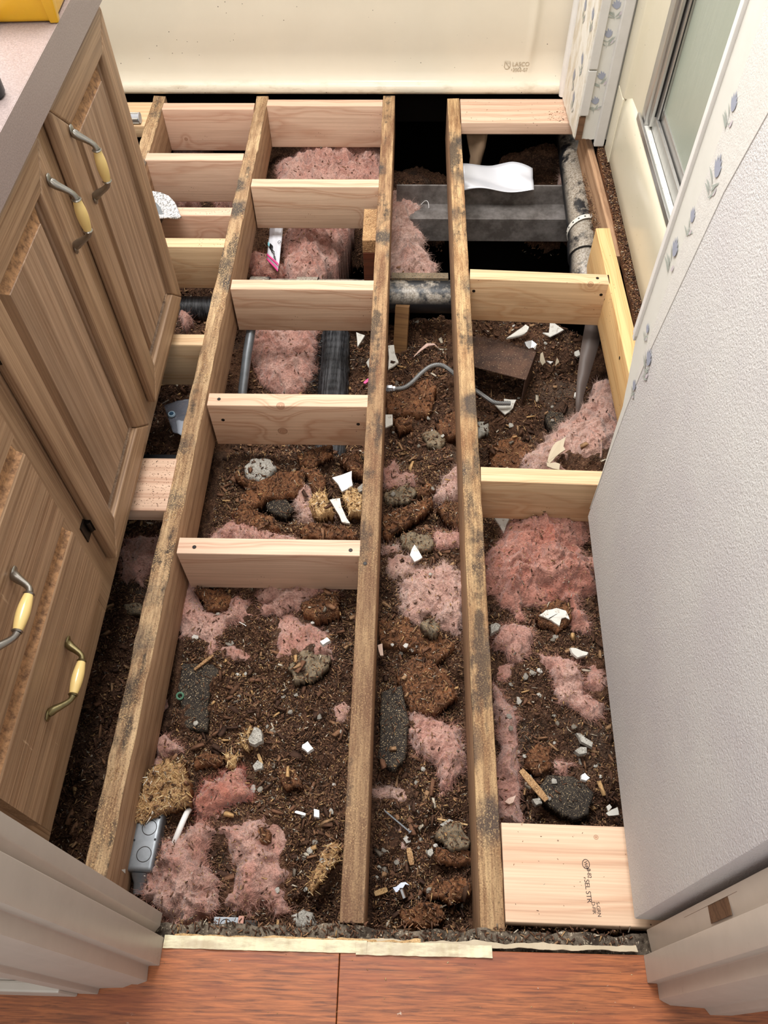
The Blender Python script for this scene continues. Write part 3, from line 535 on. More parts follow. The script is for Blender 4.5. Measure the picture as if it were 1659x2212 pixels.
# grade stamp
INK=flat('stamp_ink',(52,40,40),.8); z=.0192
def st(body,size,lx,ly,name='grade_stamp'): return text(body,size,INK,SB,(lx,ly,z),(.045,-1,0),(1,.045,0),name,.00006,.92)
cx0=.425  # board centre x
st('SEL STR',.0107,.359-cx0-.0025,.2375-.249+.003); st('0-82',.0085,.3655-cx0-.0035,.2545-.249+.002)
st('S-GRN',.0078,.3705-cx0+.0005,.2055-.249+.0035); st('D-FIR',.0078,.3640-cx0,.2055-.249+.0035)
mb=MB(); C0=(.3615-cx0,.263-.249,z)
mb.tube([(C0[0]+.0055*math.cos(a),C0[1]+.0068*math.sin(a),z) for a in np.linspace(0,2*math.pi,22)],.0006,5,cap=False,sq=.2); mb.obj('stamp_emblem',INK,SB)
text('WB',.0078,INK,SB,(C0[0]-.003,C0[1]+.0045,z),(.045,-1,0),(1,.045,0),'stamp_emblem',.00006,.8); text('8',.0078,INK,SB,(C0[0]+.001,C0[1]-.0065,z),(.045,-1,0),(1,.045,0),'stamp_emblem',.00006)
# ================= vanity =================
XF=-.500; XD=-.480; CTX=-.472
va=empty('vanity_cabinet',(-.6,.9,.003)); tag(va,'brown oak bathroom vanity with two raised-panel doors and drawers at left','cabinet'); VO=(-.6,.9,.003)
def vp(mb,name,mat,parent=va,**k): return at0(mb.obj(name,mat,parent,**k),VO)
mb=MB(); mb.box(-1.05,XF-.019,.262,.28,.003,.72); vp(mb,'side_panel',M['oak_v']); mb=MB(); mb.box(-1.05,XF-.019,1.532,1.545,.003,.72); vp(mb,'side_panel',M['oak_v'])
mb=MB(); mb.box(-1.07,-1.05,.262,1.545,.003,.72); mb.box(-1.05,XF-.02,.28,1.532,.02,.035); vp(mb,'carcass',M['oak_dark'])
# face frame stiles and rails
for (a,b,za,zb) in ((.262,.292,.003,.72),(.690,.790,.003,.72),(1.095,1.19,.003,.72),(1.50,1.545,.003,.72)):
    mb=MB(); mb.box(XF-.019,XF,a,b,za,zb); vp(mb,'frame_stile',M['oak_v'],bevel=.0015)
for (a,b,za,zb) in ((.292,.690,.003,.10),(.292,.690,.49,.50),(.790,1.095,.003,.07),(1.19,1.50,.003,.07),(.292,.690,.70,.72),(.79,1.095,.69,.72),(1.19,1.50,.69,.72)):
    mb=MB(); mb.box(XF-.0185,XF-.0003,a,b,za,zb); vp(mb,'frame_rail',M['oak_h'],bevel=.001)
def handle(door,cy,cz,axis,metal,L=.128):
    """bail pull: flared feet, ring collars, turned ivory grip"""
    A=Vector((0,0,1)) if axis=='z' else Vector((0,1,0)); N=Vector((1,0,0)); C=Vector((XD,cy,cz))-Vector(VO)
    for sg in (-1,1):
        P=[(.47,.003),(.44,.006),(.405,.011),(.365,.0195),(.325,.027),(.29,.0315),(.26,.033),(.235,.0335)]; pts=[C+A*(sg*a*L)+N*(h) for a,h in P]
        mb=MB(); mb.tube(pts,[.0055,.0072,.0066,.0054,.0048,.0046,.0050,.0056],14,up=(1,0,0))
        mb.tube([C+A*(sg*a*L)+N*h for a,h in ((.56,.0032),(.55,.0032),(.52,.0034),(.48,.0034),(.44,.0034),(.42,.003))],[.0012,.0045,.0068,.0074,.0060,.002],14,sq=.38,up=(1,0,0))
        q=[C+A*(sg*(.235-k*.014)*L)+N*.0335 for k in range(3)]; mb.tube(q,[.0066,.0080,.0066],16); pass
        mb.obj('handle',metal,door,smooth=True)
    G=[(t,.0058+.0036*math.cos(t*math.pi/.46)) for t in np.linspace(-.212,.212,12)]
    mb=MB(); mb.tube([C+A*(t*L)+N*.0335 for t,r in G],[r for t,r in G],18); mb.obj('grip',M['ivory'],door,smooth=True)
def door(y0,y1,z0,z1,hy,hinge_y,side):
    """raised panel door: mitred stiles and rails (sub-parts), bevelled centre panel"""
    w=.058; r=.0185
    def fr(pts,name,mat):
        mb=MB(); b=0
        mb.prism([(p[0],p[1]) for p in pts],0,.019); o=mb.obj(name,mat,None,bevel=.0045,seg=3,smooth=True)
        me=o.data; me.transform(Matrix(((0,0,1,XD-.019),(1,0,0,0),(0,1,0,0),(0,0,0,1)))); me.transform(Matrix.Translation((-VO[0],-VO[1],-VO[2]))); return o
    # centre panel object is the door part
    v=[];f=[]; a0,a1,b0,b1=y0+w-.004,y1-w+.004,z0+w-.004,z1-w+.004
    rings=[(0,XD-.012),(.006,XD-.0125),(.008,XD-.0165),(.034,XD-.006),(.0345,XD-.0045)]
    for (d,x) in rings: v+=[(x,a0+d,b0+d),(x,a1-d,b0+d),(x,a1-d,b1-d),(x,a0+d,b1-d)]
    m=[]
    for k in range(len(rings)-1):
        for j in range(4): q=(j+1)%4; f.append((k*4+j,k*4+q,k*4+4+q,k*4+4+j)); m.append((2 if j==2 else 1) if k==2 else 0)
    k=(len(rings)-1)*4; f.append((k,k+1,k+2,k+3)); m.append(0)
    b=len(v); v+=[(XD-.0185,a0,b0),(XD-.0185,a1,b0),(XD-.0185,a1,b1),(XD-.0185,a0,b1)]; f.append((b+3,b+2,b+1,b)); m.append(0)
    for j in range(4): q=(j+1)%4; f.append((j,b+j,b+q,q)); m.append(0)
    o=mesh('door',v,f,[M['oak_panel'],M['oak_dark'],M['mdf']],va,fm=m); at0(o,VO)
    g=.0003
    for (pts,nm,mt) in (([(y0,z0),(y0+w,z0+w),(y0+w,z1-w),(y0,z1)],'stile','oak_v'),([(y1,z0),(y1,z1),(y1-w,z1-w),(y1-w,z0+w)],'stile','oak_v'),
        ([(y0+g,z0),(y1-g,z0),(y1-w,z0+w-g),(y0+w,z0+w-g)],'rail','oak_h'),([(y0+g,z1),(y0+w,z1-w+g),(y1-w,z1-w+g),(y1-g,z1)],'rail','oak_h')):
        q=fr(pts,nm,M[mt]); q.parent=o
    handle(o,hy,(z0+z1)/2+.208,'z',M['pewter'])
    for hz in (z0+.118,z1-.118):
        mb=MB(); yy=hinge_y; sg=side
        mb.box(XF,XF+.0025,min(yy,yy+sg*.022),max(yy,yy+sg*.022),hz-.022,hz+.022); mb.tube([(XF+.006,yy+sg*.002,hz-.013),(XF+.006,yy+sg*.002,hz+.013)],.0045,10); mb.box(XF+.002,XF+.012,min(yy,yy-sg*.002),max(yy,yy-sg*.002),hz-.016,hz+.016)
        at0(mb.obj('hinge',M['dark_metal'],o,bevel=.0006,seg=1),VO)
    return o
door(1.178,1.522,.056,.712,1.2235,1.524,1)
door(.776,1.112,.060,.712,1.0865,.7745,-1)
def drawer(z0,z1,hz,metal,cy):
    y0,y1=.282,.707; x=XF+.0015; v=[];f=[];m=[]
    # profile up the front: flat face then scooped finger groove on top
    pr=[(x,z0),(XD-.004,z0),(XD,z0+.004),(XD,z1-.034),(XD-.002,z1-.030),(XD-.010,z1-.026),(XD-.0135,z1-.010),(XD-.012,z1-.002),(x,z1-.001)]
    for y in (y0,y1): v+=[(a,y,b) for a,b in pr]
    n=len(pr)
    for k in range(n): q=(k+1)%n; f.append((k,q,n+q,n+k)); m.append(1 if k in (4,5,6) else 0)
    f+=[tuple(range(n)),tuple(range(n,2*n))[::-1]]; m+=[0,0]
    o=mesh('drawer',v,f,[M['oak_h'],M['mdf']],va,fm=m); bm=bmesh.new(); bm.from_mesh(o.data); bmesh.ops.recalc_face_normals(bm,faces=bm.faces); bm.to_mesh(o.data); bm.free(); at0(o,VO)
    # thin cut line near the bottom of the front
    handle(o,cy,hz,'y',metal); return o
drawer(.094,.293,.178,M['brass'],.487); drawer(.297,.500,.402,M['pewter'],.487); drawer(.504,.71,.60,M['pewter'],.487)
# countertop
ct=empty('countertop',(-.75,.9,.72)); tag(ct,'mauve-grey laminate vanity countertop with square edge','countertop'); CO=(-.75,.9,.72)
mb=MB(); mb.box(-1.07,CTX-.001,.19,1.520,.7235,.7835); at0(mb.obj('counter_slab',M['counter'],ct,bevel=.001,seg=1),CO)
mb=MB(); mb.box(CTX-.0008,CTX+.0006,.19,1.520,.7225,.7842); at0(mb.obj('front_edge',M['counter_edge'],ct),CO)
# sink rim
sk=empty('sink',(-.735,1.20,.784)); tag(sk,'off-white oval drop-in sink, only its rim in view at the left edge','sink')
v=[];f=[];pr=[(1.0,.0005),(1.005,.006),(.985,.013),(.95,.015),(.92,.012),(.90,.004),(.7,-.0),(.0,-.0)]; N_=64
for (k,h) in pr:
    for i in range(N_): a=2*math.pi*i/N_; v.append((.187*k*math.cos(a),.235*k*math.sin(a),h if h!=0 else .001))
for r_ in range(len(pr)-1):
    for i in range(N_): q=(i+1)%N_; f.append((r_*N_+i,r_*N_+q,(r_+1)*N_+q,(r_+1)*N_+i))
mesh('sink_rim',v,f,flat('sink_enamel',(222,214,192),.18,0,.5),sk,True)
# yellow tub on the counter
yb=empty('plastic_container',(-.522,1.352,.7845),.05); tag(yb,'yellow plastic container on the countertop near the tub end','container')
yel=NT('yellow_plastic',.3,0,.5); yel.col(lin(226,172,34)); yel.b.inputs['Subsurface Weight'].default_value=.1
def frus(x0,x1,y0,y1,h,fl_,mb,z0=0,m=0):
    b=len(mb.v); mb.v+=[(x0,y0,z0),(x1,y0,z0),(x1,y1,z0),(x0,y1,z0),(x0-fl_,y0-fl_,z0+h),(x1+fl_,y0-fl_,z0+h),(x1+fl_,y1+fl_,z0+h),(x0-fl_,y1+fl_,z0+h)]
    for F in ((0,3,2,1),(4,5,6,7),(0,1,5,4),(1,2,6,5),(2,3,7,6),(3,0,4,7)): mb.f.append([b+i for i in F]); mb.m.append(m)
mb=MB(); frus(-.047,.044,-.058,.07,.12,.008,mb); mb.obj('container_body',yel.m,yb,bevel=.006,seg=3,smooth=True)
for (a_,b_) in ((.036,.049),(-.052,-.042)):
    mb=MB(); frus(a_,b_,-.062,-.05,.12,.008,mb); mb.obj('corner_rib',yel.m,yb,bevel=.002,smooth=True)
mb=MB(); mb.box(-.05,.057,-.075,.075,.12,.128); mb.obj('container_lid',yel.m,yb,bevel=.003)
bl=MB(); bl.tube([(0,0,0),(0,0,.004),(0,0,.05),(0,0,.07),(0,0,.08)],[.022,.024,.024,.02,.006],20); o=bl.obj('black_bottle',M['black'],smooth=True); o.location=(-.515,1.085,.7845); tag(o,'black rounded bottle at the left picture edge on the countertop','bottle')
# ================= under-floor fixtures =================
def tubeobj(name,label,cat,pts,rad,mat,seg=20,**k):
    c=Vector(pts[0]); mb=MB(); mb.tube([Vector(p)-c for p in pts],rad,seg,**k); o=mb.obj(name,mat,None,smooth=True); o.location=c; tag(o,label,cat); return o
dp=tubeobj('drain_pipe','black plastic drain pipe crossing the narrow bay, dusty on top','pipe',[(-.385,1.835,-.205),(-.1,1.84,-.21),(.19,1.842,-.212),(.22,1.842,-.213)],.047,M['pipe'])
mb=MB(); 
for a,b in ((-.385,-.33),(-.25,-.19)): mb.tube([(a+.385,0,0),(b+.385,0,0)],.0525,22)
mb.obj('pipe_coupling',M['pipe'],dp,smooth=True)
mb=MB(); mb.box(.022+.385,.186+.385,.026,.05,.018,.044); mb.obj('pipe_cap_board',SM['dust'],dp)
tubeobj('drain_pipe','black ribbed drain pipe under the vanity in the left bay','pipe',[(-.75,1.80,-.225),(-.6,1.80,-.225),(-.424,1.80,-.225)],.034,M['duct'])
pr_=tubeobj('drain_pipe','dusty black drain pipe running down the right bay and bending under the rim board','pipe',[(.600,2.56,-.13),(.597,2.40,-.135),(.592,2.2,-.14),(.588,2.02,-.145),(.584,1.93,-.15),(.580,1.87,-.175),(.577,1.83,-.215),(.575,1.81,-.25)],.044,M['pipe'],24)
mb=MB(); mb.tube([(-.012,-.56,-.014),(-.016,-.625,-.018)],.050,24); mb.obj('pipe_coupling',M['pipe'],pr_,smooth=True)
# strap
sp_=empty('pipe_strap',(.59,2.06,-.1)); tag(sp_,'white perforated hanger strap looped over the right drain pipe','strap')
mb=MB(); P=[];
for a in np.linspace(math.radians(-60),math.radians(150),16): P.append((.0-.047*math.cos(a)*-1*-1,.0,-.04+.047*math.sin(a)))
P=[(-.047*math.cos(a),-.012*math.cos(a),-.042+.047*math.sin(a)) for a in np.linspace(-.6,1.9,14)]+[(.03,.02,.012),(.045,.035,.028)]
v=[];f=[]
for i,p in enumerate(P):
    p=Vector(p)
    for dy in (-.009,.009):
        for t in (0,.0015): n_=(p-Vector((0,0,-.042))).normalized(); q=p+n_*t; v.append((q.x,q.y+dy,q.z))
for i in range(len(P)-1): a=i*4; f+=[(a,a+4,a+6,a+2),(a+1,a+3,a+7,a+5),(a,a+1,a+5,a+4),(a+2,a+6,a+7,a+3)]
mesh('strap_band',v,f,M['white'],sp_)
mb=MB()
for i in range(1,len(P)-1,2):
    p=Vector(P[i]); n_=(p-Vector((0,0,-.042))).normalized(); mb.tube([p+n_*.0012,p+n_*.0019],[.0028,.0028],8)
mb.obj('strap_hole',M['black'],sp_)
# steel crossmember
bm_=empty('steel_crossmember',(.35,2.27,-.2)); tag(bm_,'grey steel chassis crossmember spanning the dark hole','beam'); BO=(.35,2.27,-.2)
mb=MB(); mb.box(.03,.75,2.300,2.306,-.30,-.155); mb.box(.03,.75,2.262,2.300,-.225,-.221); at0(mb.obj('beam_web',M['steel'],bm_,bevel=.001),BO)
mb=MB(); mb.box(.03,.75,2.215,2.262,-.2215,-.217); mb.box(.03,.75,2.215,2.218,-.30,-.2215); at0(mb.obj('beam_flange',M['steel'],bm_,bevel=.001),BO)
# white sheet metal offcut, bent and creased
v=[];f=[];nx,ny=26,12
for j in range(ny):
    for i in range(nx):
        u,t=i/(nx-1),j/(ny-1); x=.236+.225*u; y=2.262+(.082+.02*math.sin(u*3.1))*t; z=-.148+.008*math.sin(u*7+t*2)+.030*t*t-.014*max(0,u-.7)*t*3+.005*abs(math.sin(3*u+5*t))
        v.append((x,y,z))
for j in range(ny-1):
    for i in range(nx-1): a=j*nx+i; f.append((a,a+1,a+nx+1,a+nx))
o=mesh('sheet_metal_scrap',v,f,M['sheet'],None,True); md=o.modifiers.new('t','SOLIDIFY'); md.thickness=.0015; tag(o,'bent white sheet metal scrap lying on the steel crossmember','sheet metal'); o.data.transform(Matrix.Translation((-.35,-2.3,.14))); o.location=(.35,2.3,-.14)
# hanging brown cloth flap
v=[];f=[];W_=[(.246,.315,-.045),(.255,.311,-.09),(.266,.303,-.13),(.262,.298,-.165),(.242,.296,-.185)]; 
for k,(a,b,z) in enumerate(W_):
    for u in np.linspace(0,1,8): v.append((a+(b-a)*u,2.43-.013*k+.012*math.sin(u*5+k),z+.006*math.sin(u*9+k)))
for k in range(len(W_)-1):
    for i in range(7): q=k*8+i; f.append((q,q+1,q+9,q+8))
o=mesh('fabric_flap',v,f,flat('brown_fabric',(124,102,80),.85),None,True); md=o.modifiers.new('t','SOLIDIFY'); md.thickness=.002; tag(o,'torn brown fabric flap hanging by the third joist near the tub','fabric'); o.data.transform(Matrix.Translation((-.28,-2.42,.1))); o.location=(.28,2.42,-.1)
# rusty steel box
rb=empty('steel_box',(.335,1.63,-.262),-.33); tag(rb,'rusty brown open-bottomed steel box on the debris, right bay','box')
mb=MB(); mb.box(-.12,.085,-.055,.06,.008,.012); mb.box(.081,.085,-.055,.06,-.09,.008); mb.box(-.12,.081,.056,.06,-.09,.008); mb.box(-.12,-.116,-.055,.056,-.09,.008); mb.obj('box_shell',M['rust'],rb,bevel=.0015)
mb=MB(); v=[];f=[]
for i in range(19):
    x=-.1+.18*i/18; z=.011 if i%2 else .002; v+=[(x,.061,z),(x,.079,z-.004),(x,.079,z-.007),(x,.061,z-.003)]
for i in range(18):
    for k in range(4): a=i*4+k; b=i*4+(k+1)%4; f.append((a,b,b+4,a+4))
mesh('corrugated_edge',v,f,M['rust'],rb)
# braided hose
hs=empty('braided_hose',(.019,1.512,-.25)); tag(hs,'grey braided water hose with chrome end curling between middle and third joists','hose')
def smooth_path(p,n=8):
    P=[Vector(a) for a in p]; P=[2*P[0]-P[1]]+P+[2*P[-1]-P[-2]]; out=[]
    for i in range(1,len(P)-2):
        for k in range(n):
            t=k/n; a,b,c,d=P[i-1],P[i],P[i+1],P[i+2]; out.append(.5*((2*b)+(-a+c)*t+(2*a-5*b+4*c-d)*t*t+(-a+3*b-3*c+d)*t**3))
    out.append(P[-2]); return out
hp=[(.035,1.512,-.25),(.062,1.514,-.247),(.085,1.528,-.24),(.108,1.552,-.232),(.135,1.576,-.228),(.165,1.585,-.232),(.195,1.573,-.245),(.225,1.555,-.27),(.262,1.557,-.30),(.288,1.538,-.305),(.318,1.520,-.31),(.36,1.522,-.315)]
br=NT('braided_steel',.4,.4,.5); n=br.wave(br.co((1,1,1)),110,0,0,1,'BANDS','DIAGONAL'); br.col(br.mix(n,lin(84,84,84),lin(158,158,156))).bump(n,.6,.001)
mb=MB(); mb.tube([q-Vector((.019,1.512,-.25)) for q in smooth_path(hp)],.0062,12); mb.obj('hose_tube',br.m,hs,smooth=True)
chrome=flat('chrome',(200,200,200),.12,1)
mb=MB(); mb.tube([(-.03,-.002,0),(-.004,0,0),(-.0035,0,0),(.012,0,0),(.0125,0,0),(.02,0,0)],[.0085,.0085,.0105,.0105,.0075,.0075],6); mb.obj('chrome_fitting',chrome,hs,bevel=.0006)
# conduit, duct
tubeobj('metal_conduit','grey metal conduit leaning beside the left joist','pipe',[(-.352,1.66,-.14),(-.366,1.58,-.19),(-.378,1.50,-.25),(-.385,1.42,-.32)],.0125,M['galv'],16)
dk=empty('flexible_duct',(-.13,1.55,-.28)); tag(dk,'black insulated flexible duct with frayed netting in the wide bay','duct')
v=[];f=[];n1,n2=60,24
for i in range(n1):
    y=.22-i*.0082; 
    for k in range(n2):
        a=2*math.pi*k/n2; r=.043+.0018*math.sin(i*1.9)+.003*float(pn(i*.3,k*.5,2)); v.append((-.012+.012*(i/n1)+r*math.cos(a),y,-.02+r*math.sin(a)*.8))
for i in range(n1-1):
    for k in range(n2): q=(k+1)%n2; f.append((i*n2+k,i*n2+q,(i+1)*n2+q,(i+1)*n2+k))
mesh('duct_skin',v,f,M['duct'],dk,True)
def fibres(name,P,D,L,wd,mat,parent,curl=.5,seg=3,up=None):
    n=len(P); t=np.linspace(0,1,seg+1)[None,:,None]; D=D/np.linalg.norm(D,axis=1)[:,None]; C_=RNG.normal(size=(n,3)); C_-=D*(C_*D).sum(1)[:,None]; C_/=np.linalg.norm(C_,axis=1)[:,None]
    base=P[:,None,:]+D[:,None,:]*t*L[:,None,None]+C_[:,None,:]*(t**2)*L[:,None,None]*curl
    S=np.cross(D,RNG.normal(size=(n,3))); S/=np.linalg.norm(S,axis=1)[:,None]; w=wd*(1-.7*t)
    V=np.stack([base-S[:,None,:]*w,base+S[:,None,:]*w],2).reshape(-1,3)
    k=(seg+1)*2; i0=(np.arange(n)*k)[:,None,None]; s_=(np.arange(seg)*2)[None,:,None]; F=(i0+s_+np.array([0,1,3,2])[None,None,:]).reshape(-1,4)
    o=big_mesh(name,V,F,mat,parent); tag(o,kind='stuff'); return o
n=900; P=np.stack([-.05-.012*0+RNG.uniform(-.012,.006,n),RNG.uniform(-.2,.2,n),RNG.uniform(-.03,.01,n)],1); D=np.stack([-np.ones(n),RNG.normal(0,.5,n),RNG.normal(.1,.4,n)],1)
fibres('netting_strands',P,D,RNG.uniform(.008,.03,n),.0004,M['black'],dk)
# post stub by the middle joist
ps=empty('support_post',(-.038,1.92,-.07)); tag(ps,'sawn-off wooden post against the middle joist behind the third crosspiece','post')
mb=MB(); mb.box(-.019,.018,-.07,.072,.005,.045); mb.obj('post_cap',SM['chip'],ps,bevel=.001)
mb=MB(); mb.box(-.018,.0175,-.071,.071,-.4,.004); mb.obj('post_body',old_side('red_post',(92,48,30),(58,28,18)),ps,bevel=.001)
mb=MB(); mb.box(-.02,.02,-.0125,.0125,-.09,.09); o=mb.obj('wood_stake',old_side('stake_wood',(134,100,64),(98,70,44)),bevel=.001); o.location=(.052,1.76,-.285); o.rotation_euler=(-.35,0,-.12); tag(o,'short wooden stake under the black pipe beside the middle joist','stake')
# leaning grey plastic strip
v=[];f=[];S_=[(.600,1.74,-.145,.026),(.590,1.70,-.18,.027),(.575,1.64,-.22,.024),(.560,1.58,-.255,.018),(.547,1.52,-.285,.011),(.545,1.485,-.305,.009)]
for (x,y,z,w) in S_: v+=[(x-w,y,z),(x+w,y+.004,z),(x+w,y+.004,z-.003),(x-w,y,z-.003)]
for i in range(len(S_)-1):
    for k in range(4): a=i*4+k; b=i*4+(k+1)%4; f.append((a,b,b+4,a+4))
f+=[(0,1,2,3),(20,21,22,23)]
o=mesh('plastic_strip',v,f,flat('grey_plastic',(92,80,74),.5),None,True); tag(o,'grey-brown plastic strip leaning down from the rim board in the right bay','strip'); o.data.transform(Matrix.Translation((-.57,-1.62,.23))); o.location=(.57,1.62,-.23)
# vanity side bits
pd=empty('dusty_paddle',(-.63,1.90,.02)); tag(pd,'white dusty scoop-shaped piece poking out from under the vanity','scoop')
dm=NT('dusted_white',.8); n=dm.noise(dm.co(),200,3,.7); dm.col(dm.mix(dm.ramp(n,[(.42,0.),(.58,1.)]),lin(120,118,116),lin(226,222,220))).bump(n,.6,.002)
v=[];f=[];A=14;Bn=10
out=[(-.03,.082),(-.015,.085),(.01,.078),(.035,.062),(.055,.035),(.066,.012),(.078,-.018),(.083,-.028),(.072,-.034),(.05,-.030),(.02,-.034),(-.01,-.034),(-.03,-.032)]
cc=(-.03,.02)
for k in range(6):
    s_=1-k/6
    for (x,y) in out: v.append((cc[0]+(x-cc[0])*s_,cc[1]+(y-cc[1])*s_,.012-.020*(1-s_)**.7*(1 if k<5 else 1)))
n=len(out)
for k in range(5):
    for i in range(n-1): a=k*n+i; f.append((a,a+1,a+n+1,a+n))
o=mesh('scoop_shell',v,f,dm.m,pd,True); md=o.modifiers.new('t','SOLIDIFY'); md.thickness=.006; md.offset=0
mb=MB(); mb.tube([(-.03,-.01,-.055),(-.03,-.005,-.02),(-.03,.0,.0)],[.03,.05,.062],20); mb.obj('black_holder',M['black'],pd,smooth=True)
mb=MB(); mb.tube([(-.03,.02,-.005),(-.03,.02,.003)],[.062,.064],24); mb.obj('grey_rim',M['galv'],pd,smooth=True)
pf=empty('pipe_fitting',(-.782,2.385,.004)); tag(pf,'small grey ribbed pipe fitting on the pale far left board','pipe fitting')
mb=MB(); mb.tube([(-.04,0,.014),(.014,.0,.014),(.015,0,.014),(.018,0,.014)],[.013,.013,.016,.016],14); mb.obj('fitting_body',flat('grey_pvc',(168,168,172),.4),pf,smooth=True)
for k in range(5):
    a=k*1.256; mb=MB(); mb.box(-.025,.014,-.0015,.0015,.012,.0165); o=mb.obj('rib',M['white'],pf); o.location=(0,0,.014); o.data.transform(Matrix.Translation((0,0,0))); o.rotation_euler=(a,0,0)
mb=MB(); mb.box(-.62,-.424,1.118,1.158,-.135,-.10); o=mb.obj('black_bar',M['black'],bevel=.003); tag(o,'black plastic bar under the vanity behind the flat-laid left board','bar')
# metal outlet box by the left joist
ob=empty('outlet_box',(-.378,.305,-.105),-.03); tag(ob,'grey galvanised electrical box with knockouts beside the left joist','electrical box')
mb=MB(); mb.box(-.024,.024,-.05,.05,-.045,.0); mb.obj('box_body',M['galv'],ob,bevel=.008,seg=4,smooth=True)
mb=MB(); mb.tube([(0,-.045,-.022),(0,-.062,-.028),(0,-.078,-.034)],[.02,.012,.011],14); mb.obj('cable_clamp',M['galv'],ob,smooth=True)
for (x,y) in ((.004,.022),(.004,-.022)):
    mb=MB(); mb.tube([(x+.0125*math.cos(a),y+.0125*math.sin(a),.0002) for a in np.linspace(0,2*math.pi,24)],.0006,6,cap=False); mb.obj('knockout',M['dark_metal'],ob)
for (x,y) in ((.018,.04),(.018,.003),(-.018,.0)):
    mb=MB(); mb.tube([(x,y,-.001),(x,y,.0006)],.002,8); mb.obj('screw_hole',M['black'],ob)
tubeobj('white_cable','short white cable arching out of the debris next to the outlet box','cable',[tuple(q) for q in smooth_path([(-.318,.372,-.15),(-.312,.352,-.105),(-.318,.326,-.10),(-.328,.303,-.115),(-.340,.282,-.15)])],.0052,M['bright'],12)
bk=empty('metal_bracket',(-.196,.171,-.06)); tag(bk,'grey galvanised plate half buried at the threshold','bracket')
mb=MB(); mb.box(-.034,.006,-.012,.012,-.003,.0); mb.box(-.034,.006,-.015,-.012,-.03,0); mb.obj('bracket_plate',M['galv'],bk,bevel=.001); mb=MB(); mb.tube([(-.014+.009*math.cos(a),.0+.009*math.sin(a),.0003) for a in np.linspace(0,2*math.pi,20)],.0006,6,cap=False); mb.obj('knockout',M['dark_metal'],bk)
mb=MB(); mb.box(.014,.036,-.006,.009,-.012,-.004); mb.obj('bracket_tab',M['dark_metal'],bk,bevel=.002)
mb=MB(); mb.tube([(.010,-.012,.002),(.010,.014,.0)],.0045,8,sq=.3); mb.obj('pink_wire',FIBM[1],bk)
# printed packet
pk=empty('printed_packet',(-.325,1.99,-.19),.0); tag(pk,'glossy white packet with pink seal strip stuck in insulation below the second crosspiece','packet')
def sheet(name,quad,mat,parent,n=8,m_=8,bul=.003,t=.001,seed=0):
    a,b,c_,d=[Vector(q) for q in quad]; v=[];f=[]
    N=(b-a).cross(d-a).normalized()
    for j in range(m_+1):
        for i in range(n+1): u,w=i/n,j/m_; v.append(tuple((a*(1-u)+b*u)*(1-w)+(d*(1-u)+c_*u)*w+N*(bul*math.sin(math.pi*u)*math.sin(math.pi*w)+bul*.6*float(fbm(u*3,w*3,3,seed)))))
    for j in range(m_):
        for i in range(n): q=j*(n+1)+i; f.append((q,q+1,q+n+2,q+n+1))
    o=mesh(name,v,f,mat,parent,True); md=o.modifiers.new('t','SOLIDIFY'); md.thickness=t; md.offset=-1; return o
wp=flat('packet_white',(214,214,220),.2,0,.6); pkm=flat('packet_pink',(226,78,140),.25,0,.6)
A_,B_,C_,D_=(-.034,.020,-.012),(.006,-.030,-.012),(.012,.16,.035),(-.032,.155,.035)
sheet('packet_body',[A_,B_,C_,D_],wp,pk,10,10,.004)
def pkp(u,w,h=.0075): 
    a,b,c_,d=[Vector(q) for q in (A_,B_,C_,D_)]; N=(b-a).cross(d-a).normalized(); return tuple((a*(1-u)+b*u)*(1-w)+(d*(1-u)+c_*u)*w+N*h)
for k,(w0,w1) in enumerate(((-.10,-.05),(-.0,.05))): sheet('seal_strip',[pkp(0,w0,.002),pkp(1,w0,.002),pkp(1,w1,.003),pkp(0,w1,.003)],pkm,pk,8,2,.0005,.001,k)
sheet('clear_margin',[pkp(0,-.06,.0),pkp(1,-.06,.0),pkp(1,.0,.001),pkp(0,.0,.001)],flat('packet_margin',(160,140,150),.2),pk,6,2,.0002)
mb=MB(); blkm=M['black']
sheet('print_block',[pkp(.22,.20),pkp(.48,.17),pkp(.50,.29),pkp(.26,.32)],blkm,pk,2,2,0,.0004); sheet('print_block',[pkp(.05,.24,.006),pkp(.2,.22,.007),pkp(.22,.31,.007),pkp(.06,.33,.006)],flat('print_cyan',(130,190,200),.3),pk,2,2,0,.0004)
e1=(Vector(pkp(1,.3))-Vector(pkp(0,.3))).normalized(); e2=(Vector(pkp(.5,1))-Vector(pkp(.5,0))).normalized(); e2=(e2-e1*e2.dot(e1)).normalized()
for k,(u,w,l) in enumerate(((.45,.20,.22),(.40,.155,.3),(.60,.115,.2),(.62,.08,.22))): sheet('print_line',[pkp(u,w,.0078),pkp(u+l,w-.02,.0078),pkp(u+l,w,.0078),pkp(u,w+.02,.0078)],blkm,pk,6,1,.0,.0003)
text('O',.014,blkm,pk,pkp(.78,.40,.008),tuple(e1),tuple(e2),'print_text',.0001)
